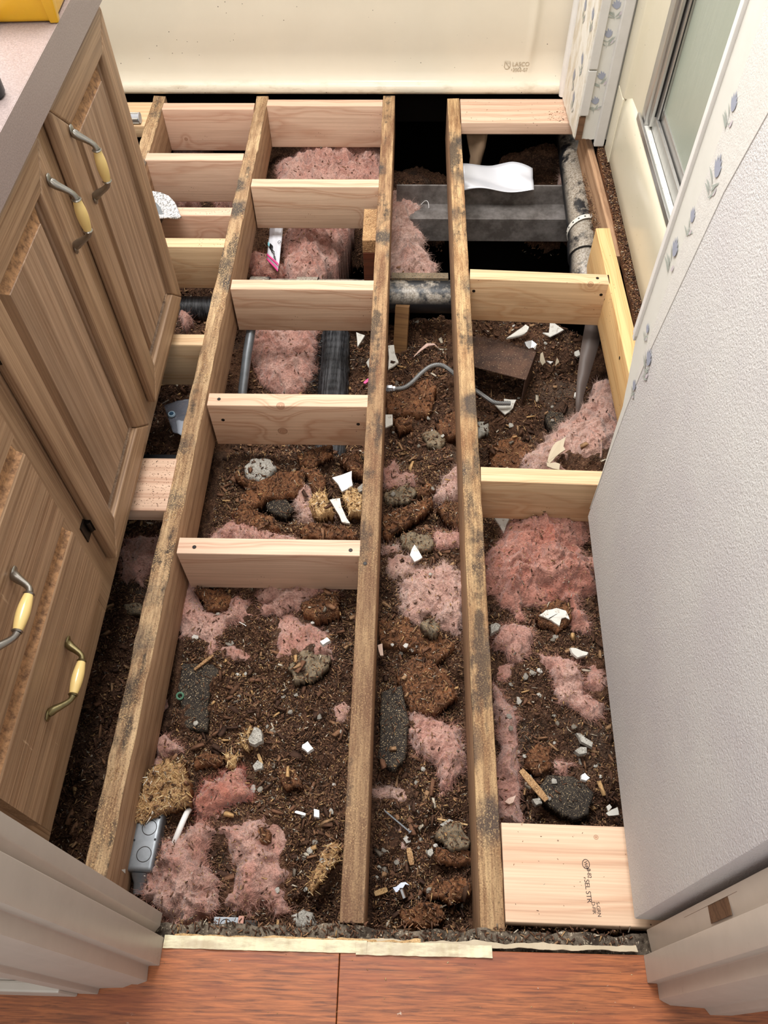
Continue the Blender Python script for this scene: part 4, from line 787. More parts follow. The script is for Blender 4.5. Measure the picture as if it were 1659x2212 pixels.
# clear bag
cb=empty('plastic_bag',(-.49,1.32,-.16)); tag(cb,'crumpled clear plastic bag with a round blue-white snap left of the left joist','bag')
clr=NT('clear_film',.18,0,.6); clr.col(lin(130,132,142)); clr.b.inputs['Alpha'].default_value=.55
sheet('bag_film',[(-.020,-.045,.0),(.052,-.075,-.01),(.05,.07,.02),(-.055,.035,.008)],clr.m,cb,14,14,.009,.0006,5)
sheet('paper_insert',[(-.005,-.052,.004),(.05,-.085,-.004),(.052,.02,.010),(-.018,-.005,.008)],flat('insert_paper',(186,190,200),.3,0,.5),cb,6,6,.002,.0006,7)
mb=MB(); mb.tube([(-.028,.002,.012),(-.028,.002,.016)],[.0095,.0085],20); mb.obj('snap_ring',flat('snap_pale',(178,200,214),.25),cb,smooth=True); mb=MB(); mb.tube([(-.028,.002,.016),(-.028,.002,.0185)],[.0058,.004],16); mb.obj('snap_centre',flat('snap_blue',(62,92,118),.2),cb,smooth=True)
text('x',.02,M['black'],cb,(.02,-.058,.006),(1,.4,0),(-.4,1,0),'print_mark',.0002)
# ================= debris outlines (metres, world x y) =================
BED=[(-0.62, 0.3, -0.2), (-0.62, 0.6, -0.2), (-0.62, 0.9, -0.22), (-0.62, 1.2, -0.24), (-0.62, 1.55, -0.26), (-0.62, 1.95, -0.24), (-0.62, 2.3, -0.24), (-0.3, 0.25, -0.15), (-0.1, 0.25, -0.17), (-0.2, 0.5, -0.17), (-0.2, 0.75, -0.17), (-0.3, 1.0, -0.21), (-0.1, 1.0, -0.2), (-0.2, 1.15, -0.22), (-0.2, 1.42, -0.32), (0.1, 0.3, -0.17), (0.1, 0.6, -0.17), (0.1, 0.9, -0.18), (0.1, 1.15, -0.24), (0.1, 1.45, -0.29), (0.32, 0.3, -0.17), (0.32, 0.6, -0.17), (0.45, 0.6, -0.17), (0.35, 0.9, -0.19), (0.33, 1.15, -0.3), (0.5, 1.15, -0.24), (0.35, 1.45, -0.36), (0.5, 1.5, -0.36), (0.62, 1.2, -0.22), (-0.9, 1.0, -0.24), (-0.9, 2.2, -0.24), (0.8, 0.6, -0.2), (0.85, 1.5, -0.3), (0.9, 2.3, -0.35), (-0.3, 1.62, -0.3), (-0.15, 1.65, -0.32), (-0.3, 1.85, -0.28), (-0.2, 1.85, -0.28), (-0.3, 2.1, -0.26), (-0.2, 2.1, -0.27), (-0.06, 1.85, -0.38), (-0.05, 2.1, -0.75), (-0.2, 2.35, -0.22), (-0.2, 2.55, -0.24), (-0.05, 2.35, -0.25), (0.1, 1.6, -0.31), (0.1, 1.78, -0.34), (0.1, 1.93, -0.37), (0.1, 2.12, -0.85), (0.17, 2.2, -0.9), (0.05, 2.2, -0.8), (0.1, 2.4, -0.27), (0.1, 2.55, -0.26), (0.1, 2.68, -0.4), (0.35, 1.62, -0.37), (0.5, 1.62, -0.37), (0.35, 1.8, -0.38), (0.5, 1.8, -0.38), (0.35, 1.98, -0.38), (0.5, 1.98, -0.38), (0.35, 2.17, -0.9), (0.5, 2.17, -0.9), (0.35, 2.35, -0.9), (0.3, 2.55, -0.8), (0.48, 2.42, -0.26), (0.5, 2.6, -0.3), (0.62, 2.1, -0.9)]
INS=[
(0.03, 0.075, 0.55, 0.35, 'big dusty pink insulation heap beside the metal outlet box near the left door casing', [(-0.3483, 0.296), (-0.3139, 0.3202), (-0.2894, 0.3397), (-0.2703, 0.3242), (-0.2745, 0.2799), (-0.2593, 0.2503), (-0.2387, 0.2168), (-0.2512, 0.1948), (-0.2908, 0.1655), (-0.3208, 0.1881), (-0.3662, 0.2181), (-0.3679, 0.2549), (-0.3532, 0.2779)]),
(0.01, 0.05, 0.3, 0.45, 'wide pale pink insulation mat strewn with wood chips by the threshold', [(-0.268, 0.3207), (-0.2659, 0.3426), (-0.2068, 0.3595), (-0.1552, 0.3535), (-0.1399, 0.3269), (-0.1433, 0.2898), (-0.1194, 0.2699), (-0.1392, 0.2465), (-0.1217, 0.2051), (-0.14, 0.1997), (-0.164, 0.2257), (-0.1882, 0.205), (-0.214, 0.2014), (-0.2344, 0.2175), (-0.2255, 0.2501), (-0.2157, 0.2785), (-0.243, 0.3005)]),
(0.02, 0.05, 1.0, 0.1, 'bright deep red-pink insulation tuft right of the large tan chipboard chunk', [(-0.3068, 0.3636), (-0.314, 0.3835), (-0.304, 0.4077), (-0.3011, 0.4229), (-0.2673, 0.4301), (-0.2468, 0.4514), (-0.228, 0.443), (-0.2151, 0.3996), (-0.2414, 0.3753), (-0.2784, 0.362), (-0.2941, 0.3392)]),
(0.01, 0.02, 0.1, 0.4, 'small pale insulation wisp just below the bright red-pink tuft', [(-0.2831, 0.3615), (-0.2566, 0.3713), (-0.2398, 0.3635), (-0.245, 0.3519), (-0.267, 0.3495)]),
(0.02, 0.045, 0.5, 0.3, 'small round pink insulation ball above the large tan chipboard chunk', [(-0.4089, 0.4905), (-0.3935, 0.5019), (-0.3656, 0.4939), (-0.3497, 0.4727), (-0.3738, 0.466), (-0.3954, 0.4675)]),
(0.01, 0.02, 0.4, 0.4, 'tiny pink insulation scrap between left joist and the tan chipboard chunk', [(-0.4139, 0.4481), (-0.4025, 0.46), (-0.3865, 0.4645), (-0.3845, 0.4489), (-0.4076, 0.4366)]),
(0.02, 0.035, 0.3, 0.2, 'pale pink insulation sheet against the left joist below the lowest crosspiece', [(-0.4194, 0.8568), (-0.3944, 0.8587), (-0.371, 0.7987), (-0.3166, 0.7709), (-0.3084, 0.8044), (-0.2934, 0.8168), (-0.2599, 0.7962), (-0.2462, 0.7662), (-0.2849, 0.7582), (-0.3076, 0.7542), (-0.3207, 0.6861), (-0.358, 0.7172), (-0.3927, 0.7252), (-0.4173, 0.7642)]),
(0.025, 0.035, 0.4, 0.2, 'stringy curled pink insulation wisp touching the lowest crosspiece', [(-0.2445, 0.8132), (-0.2329, 0.8519), (-0.1901, 0.8383), (-0.1744, 0.8762), (-0.1579, 0.882), (-0.1383, 0.859), (-0.1131, 0.8425), (-0.0722, 0.8368), (-0.071, 0.8194), (-0.1274, 0.8157), (-0.1424, 0.7955), (-0.1846, 0.7851), (-0.2233, 0.7751), (-0.2441, 0.7823), (-0.2134, 0.8056)]),
(0.01, 0.03, 0.35, 0.45, 'gritty pink insulation patch above the round grey-brown slab', [(-0.2109, 0.7645), (-0.1858, 0.7798), (-0.1449, 0.7695), (-0.0968, 0.7448), (-0.0765, 0.6813), (-0.1108, 0.6669), (-0.1549, 0.6937), (-0.1681, 0.6623), (-0.193, 0.686), (-0.1947, 0.7356)]),
(0.0, 0.018, 0.35, 0.5, 'thin faded pink insulation patch left of the round grey-brown slab', [(-0.3105, 0.7025), (-0.2883, 0.7082), (-0.2642, 0.6998), (-0.2412, 0.6705), (-0.2899, 0.6713)]),
(0.0, 0.02, 0.2, 0.5, 'faint greyish pink insulation scrap hugging the left side of the middle joist', [(-0.0706, 0.5752), (-0.0593, 0.5949), (-0.0345, 0.602), (-0.0322, 0.5535), (-0.0566, 0.5467)]),
(0.03, 0.05, 0.3, 0.1, 'fluffy pink insulation ridge showing behind the lowest crosspiece', [(-0.3779, 0.9912), (-0.3472, 1.0046), (-0.3323, 1.029), (-0.2993, 1.0275), (-0.2673, 1.0037), (-0.2225, 0.9925), (-0.17, 0.9733), (-0.1708, 0.943), (-0.3746, 0.9447)]),
(0.03, 0.04, 0.25, 0.3, 'faded pink insulation scrap left of the light chipboard piece', [(-0.1911, 1.0799), (-0.1916, 1.1236), (-0.162, 1.1308), (-0.1482, 1.0785), (-0.1375, 1.0396), (-0.1675, 1.0267)]),
(0.01, 0.02, 0.1, 0.4, 'small greyish insulation wisp below the light chipboard piece', [(-0.1448, 1.04), (-0.1273, 1.0537), (-0.0904, 1.0553), (-0.0929, 1.0367), (-0.1329, 1.0304)]),
(0.02, 0.055, 0.2, 0.12, 'pale pink insulation pillow in the narrow bay against the third joist', [(0.0626, 0.8603), (0.0914, 0.8843), (0.1223, 0.8968), (0.1569, 0.9076), (0.1927, 0.8911), (0.2073, 0.8644), (0.2054, 0.8104), (0.1955, 0.7713), (0.1812, 0.7377), (0.1475, 0.7582), (0.1215, 0.7846), (0.0983, 0.7649), (0.0669, 0.7836), (0.0648, 0.8217)]),
(0.01, 0.03, 0.1, 0.55, 'dust-covered faded insulation strip beside the middle joist in the narrow bay', [(0.0207, 0.9592), (0.0561, 0.9596), (0.0915, 0.9185), (0.102, 0.8943), (0.0677, 0.87), (0.0435, 0.8778), (0.0252, 0.9236)]),
(0.02, 0.05, 0.45, 0.12, 'pink insulation tongue in the narrow bay right of the dark speckled plank', [(0.0829, 0.5993), (0.0789, 0.5242), (0.1012, 0.4843), (0.1404, 0.4631), (0.144, 0.412), (0.1615, 0.4292), (0.1884, 0.4641), (0.1957, 0.4996), (0.1728, 0.5353), (0.1327, 0.5483), (0.1012, 0.557), (0.0873, 0.6236), (0.0707, 0.6233)]),
(0.0, 0.02, 0.25, 0.6, 'grimy pink insulation smear left of the thin stick in the narrow bay', [(0.0145, 0.4163), (0.0466, 0.4285), (0.0878, 0.4236), (0.0908, 0.4037), (0.0706, 0.3891), (0.0471, 0.3999), (0.0213, 0.3881)]),
(0.0, 0.02, 0.25, 0.5, 'small pink insulation smear below the steel nail in the narrow bay', [(0.0371, 0.3334), (0.0541, 0.3391), (0.071, 0.3517), (0.0771, 0.3129), (0.0605, 0.2967), (0.0405, 0.3121)]),
(0.03, 0.085, 0.66, 0.12, 'largest salmon pink insulation clump, right bay below the right crosspiece', [(0.2503, 0.9295), (0.2966, 0.9842), (0.3393, 1.0821), (0.4201, 1.0884), (0.4855, 1.0659), (0.4852, 0.9993), (0.4529, 0.9488), (0.4906, 0.9244), (0.4851, 0.8463), (0.4299, 0.8397), (0.4469, 0.817), (0.4587, 0.7564), (0.4247, 0.7629), (0.4059, 0.8279), (0.3529, 0.8099), (0.3241, 0.8185), (0.3165, 0.7861), (0.275, 0.825), (0.2453, 0.8693)]),
(0.02, 0.045, 0.4, 0.3, 'round frayed pink insulation tuft left of the crescent shaped white shard', [(0.2576, 0.737), (0.3027, 0.7671), (0.3356, 0.7391), (0.3288, 0.7015), (0.3084, 0.6853), (0.2837, 0.6952), (0.2577, 0.7144)]),
(0.02, 0.04, 0.45, 0.25, 'branching pink insulation strand below the white rectangular tile offcut', [(0.3499, 0.6878), (0.3876, 0.685), (0.4181, 0.6753), (0.4307, 0.6485), (0.4262, 0.6089), (0.4599, 0.5838), (0.4631, 0.5618), (0.4292, 0.5564), (0.409, 0.5924), (0.3851, 0.5984), (0.3778, 0.6177), (0.3738, 0.6407), (0.3483, 0.6706)]),
(0.01, 0.04, 0.5, 0.4, 'speckled pink insulation patch touching the grey textured wall edge', [(0.434, 0.6328), (0.445, 0.6733), (0.478, 0.6842), (0.4826, 0.647), (0.4782, 0.6139), (0.4526, 0.6069)]),
(0.03, 0.05, 0.45, 0.05, 'long smooth pink insulation roll lying along the third joist', [(0.2502, 0.6242), (0.2701, 0.5954), (0.2837, 0.5702), (0.2886, 0.5086), (0.285, 0.4153), (0.2854, 0.3496), (0.2446, 0.3487), (0.247, 0.443), (0.2585, 0.502), (0.2507, 0.5476)]),
(0.01, 0.025, 0.4, 0.3, 'small pink insulation tuft above the large dark speckled slab', [(0.351, 0.4774), (0.3751, 0.4824), (0.3966, 0.4754), (0.3767, 0.4544), (0.352, 0.4568)]),
(0.0, 0.02, 0.6, 0.6, 'rusty pink insulation smear above the long smooth pink roll', [(0.2559, 0.6741), (0.2979, 0.6819), (0.2825, 0.6406), (0.2555, 0.6367)]),
(0.03, 0.06, 0.3, 0.3, 'quilted pink insulation batt between the grey conduit and the black duct', [(-0.3966, 1.6855), (-0.3949, 1.7625), (-0.2, 1.7769), (-0.1911, 1.6048), (-0.2045, 1.5789), (-0.2387, 1.5142), (-0.2686, 1.5116), (-0.3436, 1.5725), (-0.3556, 1.6202)]),
(0.06, 0.09, 0.3, 0.15, 'billowing pink insulation below the second crosspiece beside the printed packet', [(-0.3354, 2.1732), (-0.0654, 2.3198), (-0.0802, 2.3545), (-0.1308, 2.2069), (-0.1431, 2.1418), (-0.1983, 1.9526), (-0.2912, 1.9448), (-0.315, 2.0005)]),
(0.03, 0.05, 0.8, 0.4, 'orange-pink insulation wad against the left joist below the printed packet', [(-0.4208, 2.0494), (-0.3888, 2.0659), (-0.3519, 2.0382), (-0.3183, 2.0127), (-0.3145, 1.9643), (-0.3555, 1.9689), (-0.4087, 1.9802)]),
(0.05, 0.08, 0.45, 0.2, 'pink insulation mound behind the second crosspiece near the tub end', [(-0.3756, 2.4902), (-0.2997, 2.5501), (-0.0252, 2.8593), (-0.0123, 2.3956), (-0.3562, 2.3076)]),
(('z', -0.2), 0.07, 0.15, 0.3, 'greyish pink insulation hanging off the dirt heap in the narrow bay', [(0.0065, 2.3821), (0.1024, 2.3699), (0.1172, 2.2703), (0.0805, 2.198), (0.1241, 2.1515), (0.1124, 2.0943), (0.157, 2.0128), (0.1367, 1.9275), (0.0682, 1.9061), (0.0164, 1.8994)]),
(0.05, 0.08, 0.1, 0.45, 'dusty mauve insulation bank beside the right rim board above the right crosspiece', [(0.661, 1.5931), (0.5998, 1.5718), (0.5735, 1.5079), (0.5156, 1.4465), (0.4591, 1.3858), (0.3781, 1.2938), (0.3566, 1.1962), (0.4149, 1.1807), (0.4699, 1.2065), (0.5337, 1.1977), (0.6038, 1.2345), (0.686, 1.4734)]),
(0.04, 0.05, 0.2, 0.1, 'pale pink insulation tuft leaning on the third joist above the narrow bay plank', [(0.1403, 1.1257), (0.164, 1.1812), (0.1924, 1.2189), (0.221, 1.2273), (0.2134, 1.127), (0.1627, 1.1121)]),
(0.02, 0.03, 0.6, 0.3, 'rusty pink insulation wisps at the middle joist edge level with the right crosspiece', [(0.0117, 1.2176), (0.0406, 1.2369), (0.0586, 1.2042), (0.0916, 1.2001), (0.0917, 1.1711), (0.061, 1.1678), (0.0211, 1.1536)]),
(0.03, 0.03, 0.45, 0.15, 'small rectangular pink insulation cut against the third joist', [(0.1365, 0.9927), (0.1655, 0.9889), (0.198, 0.9946), (0.1961, 0.9609), (0.1399, 0.9532)]),
(0.03, 0.05, 0.5, 0.4, 'pink insulation glimpsed under the left bay header beside the tub', [(-0.8121, 2.8081), (-0.7699, 2.8341), (-0.7089, 2.8208), (-0.6703, 2.7997), (-0.6467, 2.569), (-0.7427, 2.5957)]),
(0.03, 0.04, 0.35, 0.4, 'pink insulation edge behind the white dusty paddle', [(-0.7179, 2.3289), (-0.6628, 2.3192), (-0.6124, 2.2896), (-0.6201, 2.2429), (-0.7026, 2.2423)]),
(0.03, 0.04, 0.45, 0.4, 'pink insulation crumb pile beside the left joist under the upper left crosspiece', [(-0.5683, 2.3198), (-0.4877, 2.3205), (-0.4792, 2.2527), (-0.5463, 2.2508)]),
(0.04, 0.06, 0.4, 0.5, 'shadowed pink insulation under the vanity below the flat left board', [(-0.5822, 0.9777), (-0.4916, 0.9716), (-0.4879, 0.9105), (-0.5209, 0.8745), (-0.5656, 0.8797)]),
(0.0, 0.02, 0.35, 0.4, 'narrow pink insulation streak at the foot of the left joist', [(-0.4344, 0.5879), (-0.4203, 0.5987), (-0.4043, 0.589), (-0.399, 0.543), (-0.4148, 0.5211)]),
(0.05, 0.05, 0.1, 0.4, 'pale pink insulation sliver by the black drain pipe near the tub', [(0.5989, 2.5534), (0.6165, 2.5653), (0.6125, 2.4655), (0.5872, 2.4214), (0.5735, 2.4396)]),
(0.03, 0.03, 0.3, 0.4, 'pink insulation scrap under the vanity behind the far black pipe', [(-0.5921, 1.7619), (-0.5791, 1.7953), (-0.555, 1.7493), (-0.5685, 1.7262)]),
]
SLABS=[
(0.05, 0.035, 'chip', (14, 8), 'large tan chipboard chunk with shredded face beside the metal outlet box', [(-0.3947, 0.4051), (-0.3797, 0.4261), (-0.3606, 0.4419), (-0.3352, 0.4429), (-0.3192, 0.4197), (-0.309, 0.3965), (-0.3055, 0.3653), (-0.3493, 0.3503), (-0.3742, 0.3366), (-0.4039, 0.3313), (-0.408, 0.3554), (-0.3975, 0.3797)]),
(0.01, 0.008, 'felt', (2, 1), 'flat black rectangular slab beside the green washer', [(-0.3841, 0.659), (-0.3172, 0.6582), (-0.2992, 0.6384), (-0.3173, 0.6133), (-0.3078, 0.5184), (-0.3583, 0.5221), (-0.3831, 0.6066)]),
(0.02, 0.02, 'dust', (6, 2), 'round grey-brown dusty slab in the middle of the wide bay', [(-0.1648, 0.6503), (-0.1514, 0.6778), (-0.1266, 0.6869), (-0.0778, 0.6724), (-0.0828, 0.6519), (-0.0999, 0.6265), (-0.1461, 0.6173)]),
(0.02, 0.025, 'rot', (4, -6), 'brown crumbly board lump by the pale pink sheet', [(-0.3789, 0.8201), (-0.3246, 0.8288), (-0.2969, 0.8093), (-0.3054, 0.7776), (-0.3485, 0.7757)]),
(0.02, 0.03, 'rot', (-4, 5), 'brown rotten board lump under the lowest crosspiece near the middle joist', [(-0.1482, 0.7976), (-0.097, 0.8198), (-0.0667, 0.8136), (-0.064, 0.7701), (-0.1085, 0.7521), (-0.1453, 0.764)]),
(0.04, 0.022, 'rot', (12, -8), 'long arched rust-brown board slab above the lowest crosspiece', [(-0.3187, 1.0897), (-0.279, 1.1251), (-0.2154, 1.1606), (-0.174, 1.1609), (-0.1683, 1.117), (-0.1869, 1.0978), (-0.2586, 1.0779), (-0.291, 1.0445), (-0.3205, 1.0482)]),
(0.04, 0.025, 'rot', (-8, 10), 'bent dark brown board slab left of the white square shard', [(-0.1943, 1.1792), (-0.1409, 1.1746), (-0.1195, 1.1397), (-0.1195, 1.0894), (-0.15, 1.1006), (-0.1654, 1.15)]),
(0.02, 0.015, 'felt', (5, 3), 'small dark grey angular slab under the arched rust-brown slab', [(-0.2631, 1.0738), (-0.2484, 1.091), (-0.2112, 1.0916), (-0.1896, 1.0623), (-0.2094, 1.0391), (-0.248, 1.0554)]),
(0.03, 0.03, 'cement', (6, 6), 'lumpy grey-white mortar chunk below the fourth crosspiece', [(-0.3234, 1.1722), (-0.3088, 1.206), (-0.2588, 1.2046), (-0.2446, 1.1795), (-0.2565, 1.1498), (-0.2729, 1.1299), (-0.3126, 1.1478)]),
(0.045, 0.03, 'osb', (5, 5), 'light straw coloured chipboard piece beside the faded pink scrap', [(-0.1573, 1.0656), (-0.1479, 1.0847), (-0.1155, 1.0933), (-0.1075, 1.0589), (-0.0933, 1.0356), (-0.1245, 1.0201), (-0.1474, 1.0367)]),
(0.045, 0.03, 'osb', (-5, 5), 'second straw coloured chipboard piece, touching the middle joist', [(-0.0783, 1.0828), (-0.0541, 1.1049), (-0.0273, 1.078), (-0.0251, 1.028), (-0.0573, 1.0314)]),
(0.02, 0.02, 'rot', (3, -3), 'wide dark red-brown plank scrap just behind the lowest crosspiece', [(-0.1756, 0.9954), (-0.1448, 1.0168), (-0.058, 1.0163), (-0.0391, 0.9986), (-0.0381, 0.9764), (-0.1628, 0.9731)]),
(0.03, 0.025, 'rot', (8, -4), 'crumbling brown board mass left of the small dark grey slab', [(-0.336, 1.0448), (-0.293, 1.0505), (-0.2404, 1.0379), (-0.2201, 1.0017), (-0.2564, 0.9868), (-0.3168, 1.0099)]),
(0.04, 0.015, 'rot', (8, -4), 'thin reddish board flake directly below the fourth crosspiece', [(-0.1982, 1.2208), (-0.1131, 1.2582), (-0.1098, 1.2224), (-0.1566, 1.1842), (-0.1874, 1.1889)]),
(0.04, 0.03, 'rot', (-5, -14), 'tilted brown board block below the fourth crosspiece by the middle joist', [(-0.0933, 1.2105), (-0.0487, 1.2284), (-0.0243, 1.1909), (-0.0303, 1.1557), (-0.0723, 1.1757)]),
(0.03, 0.02, 'rot', (10, -10), 'small split brown board piece left of the arched slab', [(-0.3514, 1.1557), (-0.3258, 1.1618), (-0.289, 1.1386), (-0.2971, 1.114), (-0.3299, 1.1368)]),
(0.04, 0.025, 'rot', (8, -10), 'long bowed brown slab crossing the narrow bay', [(0.0174, 1.0331), (0.0802, 1.067), (0.1319, 1.0941), (0.139, 1.0769), (0.1092, 1.0443), (0.0383, 0.9794), (0.0189, 0.9805)]),
(0.05, 0.025, 'rot', (0, 14), 'brown slab leaning on the third joist in the narrow bay', [(0.1423, 1.0743), (0.1685, 1.089), (0.2061, 1.0822), (0.2002, 1.0041), (0.1523, 1.0454)]),
(0.02, 0.02, 'dust', (3, 3), 'flat grey-brown slab beside the middle joist in the narrow bay', [(0.0197, 1.1358), (0.08, 1.1681), (0.0991, 1.1354), (0.0804, 1.1083), (0.0224, 1.1054)]),
(0.03, 0.02, 'rot', (4, 4), 'small rusty board scrap between pale tuft and grey-brown slab', [(0.0952, 1.1373), (0.1255, 1.1577), (0.1443, 1.1426), (0.1252, 1.1207), (0.0989, 1.1209)]),
(0.02, 0.03, 'rot', (5, 4), 'big dark brown board slab below the pale pink pillow', [(0.0133, 0.755), (0.0817, 0.7643), (0.0947, 0.7377), (0.1461, 0.7274), (0.1836, 0.6959), (0.1356, 0.6607), (0.0916, 0.6837), (0.0149, 0.7067)]),
(0.02, 0.025, 'rot', (3, 6), 'broad crumbly brown slab left of the third joist mid-bay', [(0.0512, 0.64), (0.098, 0.6815), (0.1604, 0.6421), (0.1746, 0.5901), (0.1344, 0.5545), (0.0829, 0.566)]),
(0.03, 0.015, 'felt', (2, -4), 'dark speckled upright plank beside the middle joist in the narrow bay', [(0.0254, 0.596), (0.0688, 0.6132), (0.083, 0.5364), (0.0774, 0.4651), (0.0536, 0.4406), (0.0229, 0.464)]),
(0.06, 0.03, 'dust', (8, 0), 'oval olive-grey dusty lump on the lower edge of the pale pillow', [(0.1018, 0.7337), (0.1288, 0.7454), (0.1442, 0.7253), (0.1345, 0.7073), (0.1064, 0.7085)]),
(0.04, 0.035, 'dust', (10, 6), 'layered grey-brown board chunk left of the third joist', [(0.123, 0.3358), (0.1618, 0.3524), (0.1809, 0.3476), (0.1923, 0.3191), (0.1877, 0.3062), (0.1606, 0.3018), (0.1283, 0.3229)]),
(0.02, 0.03, 'rot', (6, 2), 'dark layered board piece under the layered grey-brown chunk', [(0.1291, 0.3095), (0.1923, 0.3109), (0.197, 0.2905), (0.1668, 0.2809), (0.1315, 0.2852)]),
(0.03, 0.035, 'rot', (5, 5), 'fibrous brown board wad near the threshold in the narrow bay', [(0.1066, 0.2438), (0.1307, 0.2616), (0.1683, 0.2649), (0.1907, 0.2555), (0.1886, 0.2335), (0.1513, 0.2194), (0.1145, 0.2282)]),
(0.03, 0.02, 'rot', (8, 3), 'flat maroon-brown board slab resting on the threshold edge', [(0.0672, 0.2078), (0.1094, 0.2256), (0.1411, 0.2191), (0.1512, 0.1979), (0.1196, 0.1819), (0.0727, 0.1867)]),
(0.05, 0.02, 'chip', (10, -12), 'angled light chipboard wedge left of the middle joist by the threshold', [(-0.0895, 0.247), (-0.0604, 0.3091), (-0.0386, 0.3109), (-0.0345, 0.2855), (-0.0814, 0.2278)]),
(0.03, 0.02, 'felt', (3, 2), 'largest dark speckled slab, right bay just behind the stamped board', [(0.3144, 0.4143), (0.3354, 0.4424), (0.3862, 0.4409), (0.4206, 0.4108), (0.4065, 0.37), (0.3772, 0.3582), (0.3419, 0.3766), (0.3189, 0.398)]),
(0.02, 0.02, 'rot', (4, 2), 'dark red-brown slab left of the small insulation tuft in the right bay', [(0.2957, 0.4848), (0.3266, 0.5034), (0.3494, 0.4949), (0.3476, 0.4595), (0.3186, 0.4416), (0.2999, 0.4614)]),
(0.03, 0.02, 'rot', (5, 6), 'dark triangular board piece behind the crescent shaped white shard', [(0.3474, 0.7813), (0.3907, 0.819), (0.4214, 0.8), (0.422, 0.7695), (0.3906, 0.7409), (0.3545, 0.7589)]),
(0.03, 0.03, 'rot', (6, 2), 'reddish crumb-edged lump beside the braided hose', [(0.0891, 1.5313), (0.1301, 1.5561), (0.152, 1.5244), (0.1427, 1.4754), (0.1081, 1.4817)]),
(0.02, 0.03, 'rot', (4, -3), 'broad brown lump under the braided hose near the middle joist', [(0.0125, 1.4954), (0.0871, 1.532), (0.1465, 1.4764), (0.1291, 1.428), (0.0204, 1.429)]),
(0.02, 0.025, 'rot', (-4, 3), 'smaller brown lump below the broad one at the middle joist', [(0.0332, 1.417), (0.0874, 1.4176), (0.0876, 1.384), (0.0506, 1.3694)]),
(0.03, 0.025, 'rot', (4, 8), 'brown lump against the third joist in the narrow bay upper part', [(0.1453, 1.4054), (0.2144, 1.4506), (0.2156, 1.3553), (0.1609, 1.3505)]),
(0.03, 0.04, 'rot', (3, 3), 'big dark brown block behind the right crosspiece', [(0.2943, 1.3516), (0.3576, 1.3878), (0.4063, 1.3397), (0.357, 1.2536), (0.2887, 1.2593)]),
(0.02, 0.02, 'felt', (3, 5), 'dark rounded slab beside the dusty mauve bank', [(0.4626, 1.5135), (0.5067, 1.499), (0.5226, 1.4465), (0.478, 1.4289), (0.4543, 1.4717)]),
(0.02, 0.012, 'cement', (2, 2), 'pale greenish board scrap right of the third joist', [(0.2679, 1.4673), (0.3005, 1.4593), (0.2945, 1.4272), (0.2667, 1.41)]),
(0.02, 0.02, 'dust', (6, -3), 'grey-brown flake mid-bay under the brown lumps', [(0.1123, 1.3642), (0.1455, 1.3774), (0.178, 1.348), (0.1602, 1.3119), (0.1282, 1.3255)]),
(0.02, 0.02, 'dust', (4, 4), 'dark olive slab below the small rectangular pink cut', [(0.0559, 0.9761), (0.0876, 0.9914), (0.1298, 0.9762), (0.1363, 0.9444), (0.0946, 0.9353), (0.0597, 0.9527)]),
(0.02, 0.03, 'rot', (4, 4), 'dark brown curled board scrap near the top of the lower wide bay', [(-0.3313, 0.4624), (-0.2945, 0.4723), (-0.2638, 0.4641), (-0.2646, 0.4493), (-0.3186, 0.4402)]),
(0.03, 0.02, 'osb', (4, 4), 'small straw chipboard crumb above the bright red-pink tuft', [(-0.266, 0.4654), (-0.2521, 0.4717), (-0.2363, 0.4632), (-0.2394, 0.4425), (-0.2597, 0.442)]),
(0.03, 0.02, 'rot', (8, 4), 'dark folded flake right of the straw crumbs in the wide bay', [(-0.1635, 0.4414), (-0.144, 0.4505), (-0.1252, 0.4365), (-0.1144, 0.4111), (-0.1423, 0.402), (-0.1583, 0.4186)]),
(0.03, 0.015, 'cement', (4, 4), 'sandy grey mortar slab at the threshold beside the middle joist', [(-0.1155, 0.1991), (-0.0981, 0.2115), (-0.076, 0.2001), (-0.0694, 0.1813), (-0.1108, 0.1756)]),
(0.03, 0.02, 'osb', (8, 4), 'pale straw board fragment around the oval mortar piece', [(-0.2408, 0.4989), (-0.2225, 0.5206), (-0.2126, 0.4874), (-0.2201, 0.4754), (-0.236, 0.484)]),
(0.02, 0.025, 'rot', (2, 2), 'round brown crumb pile on the wide pale insulation mat', [(-0.198, 0.3272), (-0.1847, 0.3428), (-0.1644, 0.3343), (-0.1597, 0.316), (-0.1781, 0.3085), (-0.1923, 0.3143)]),
(0.01, 0.02, 'dust', (4, -4), 'grey flake under the vanity beside the left joist', [(-0.5523, 0.8162), (-0.5115, 0.8208), (-0.4954, 0.7934), (-0.5391, 0.7887)]),
]
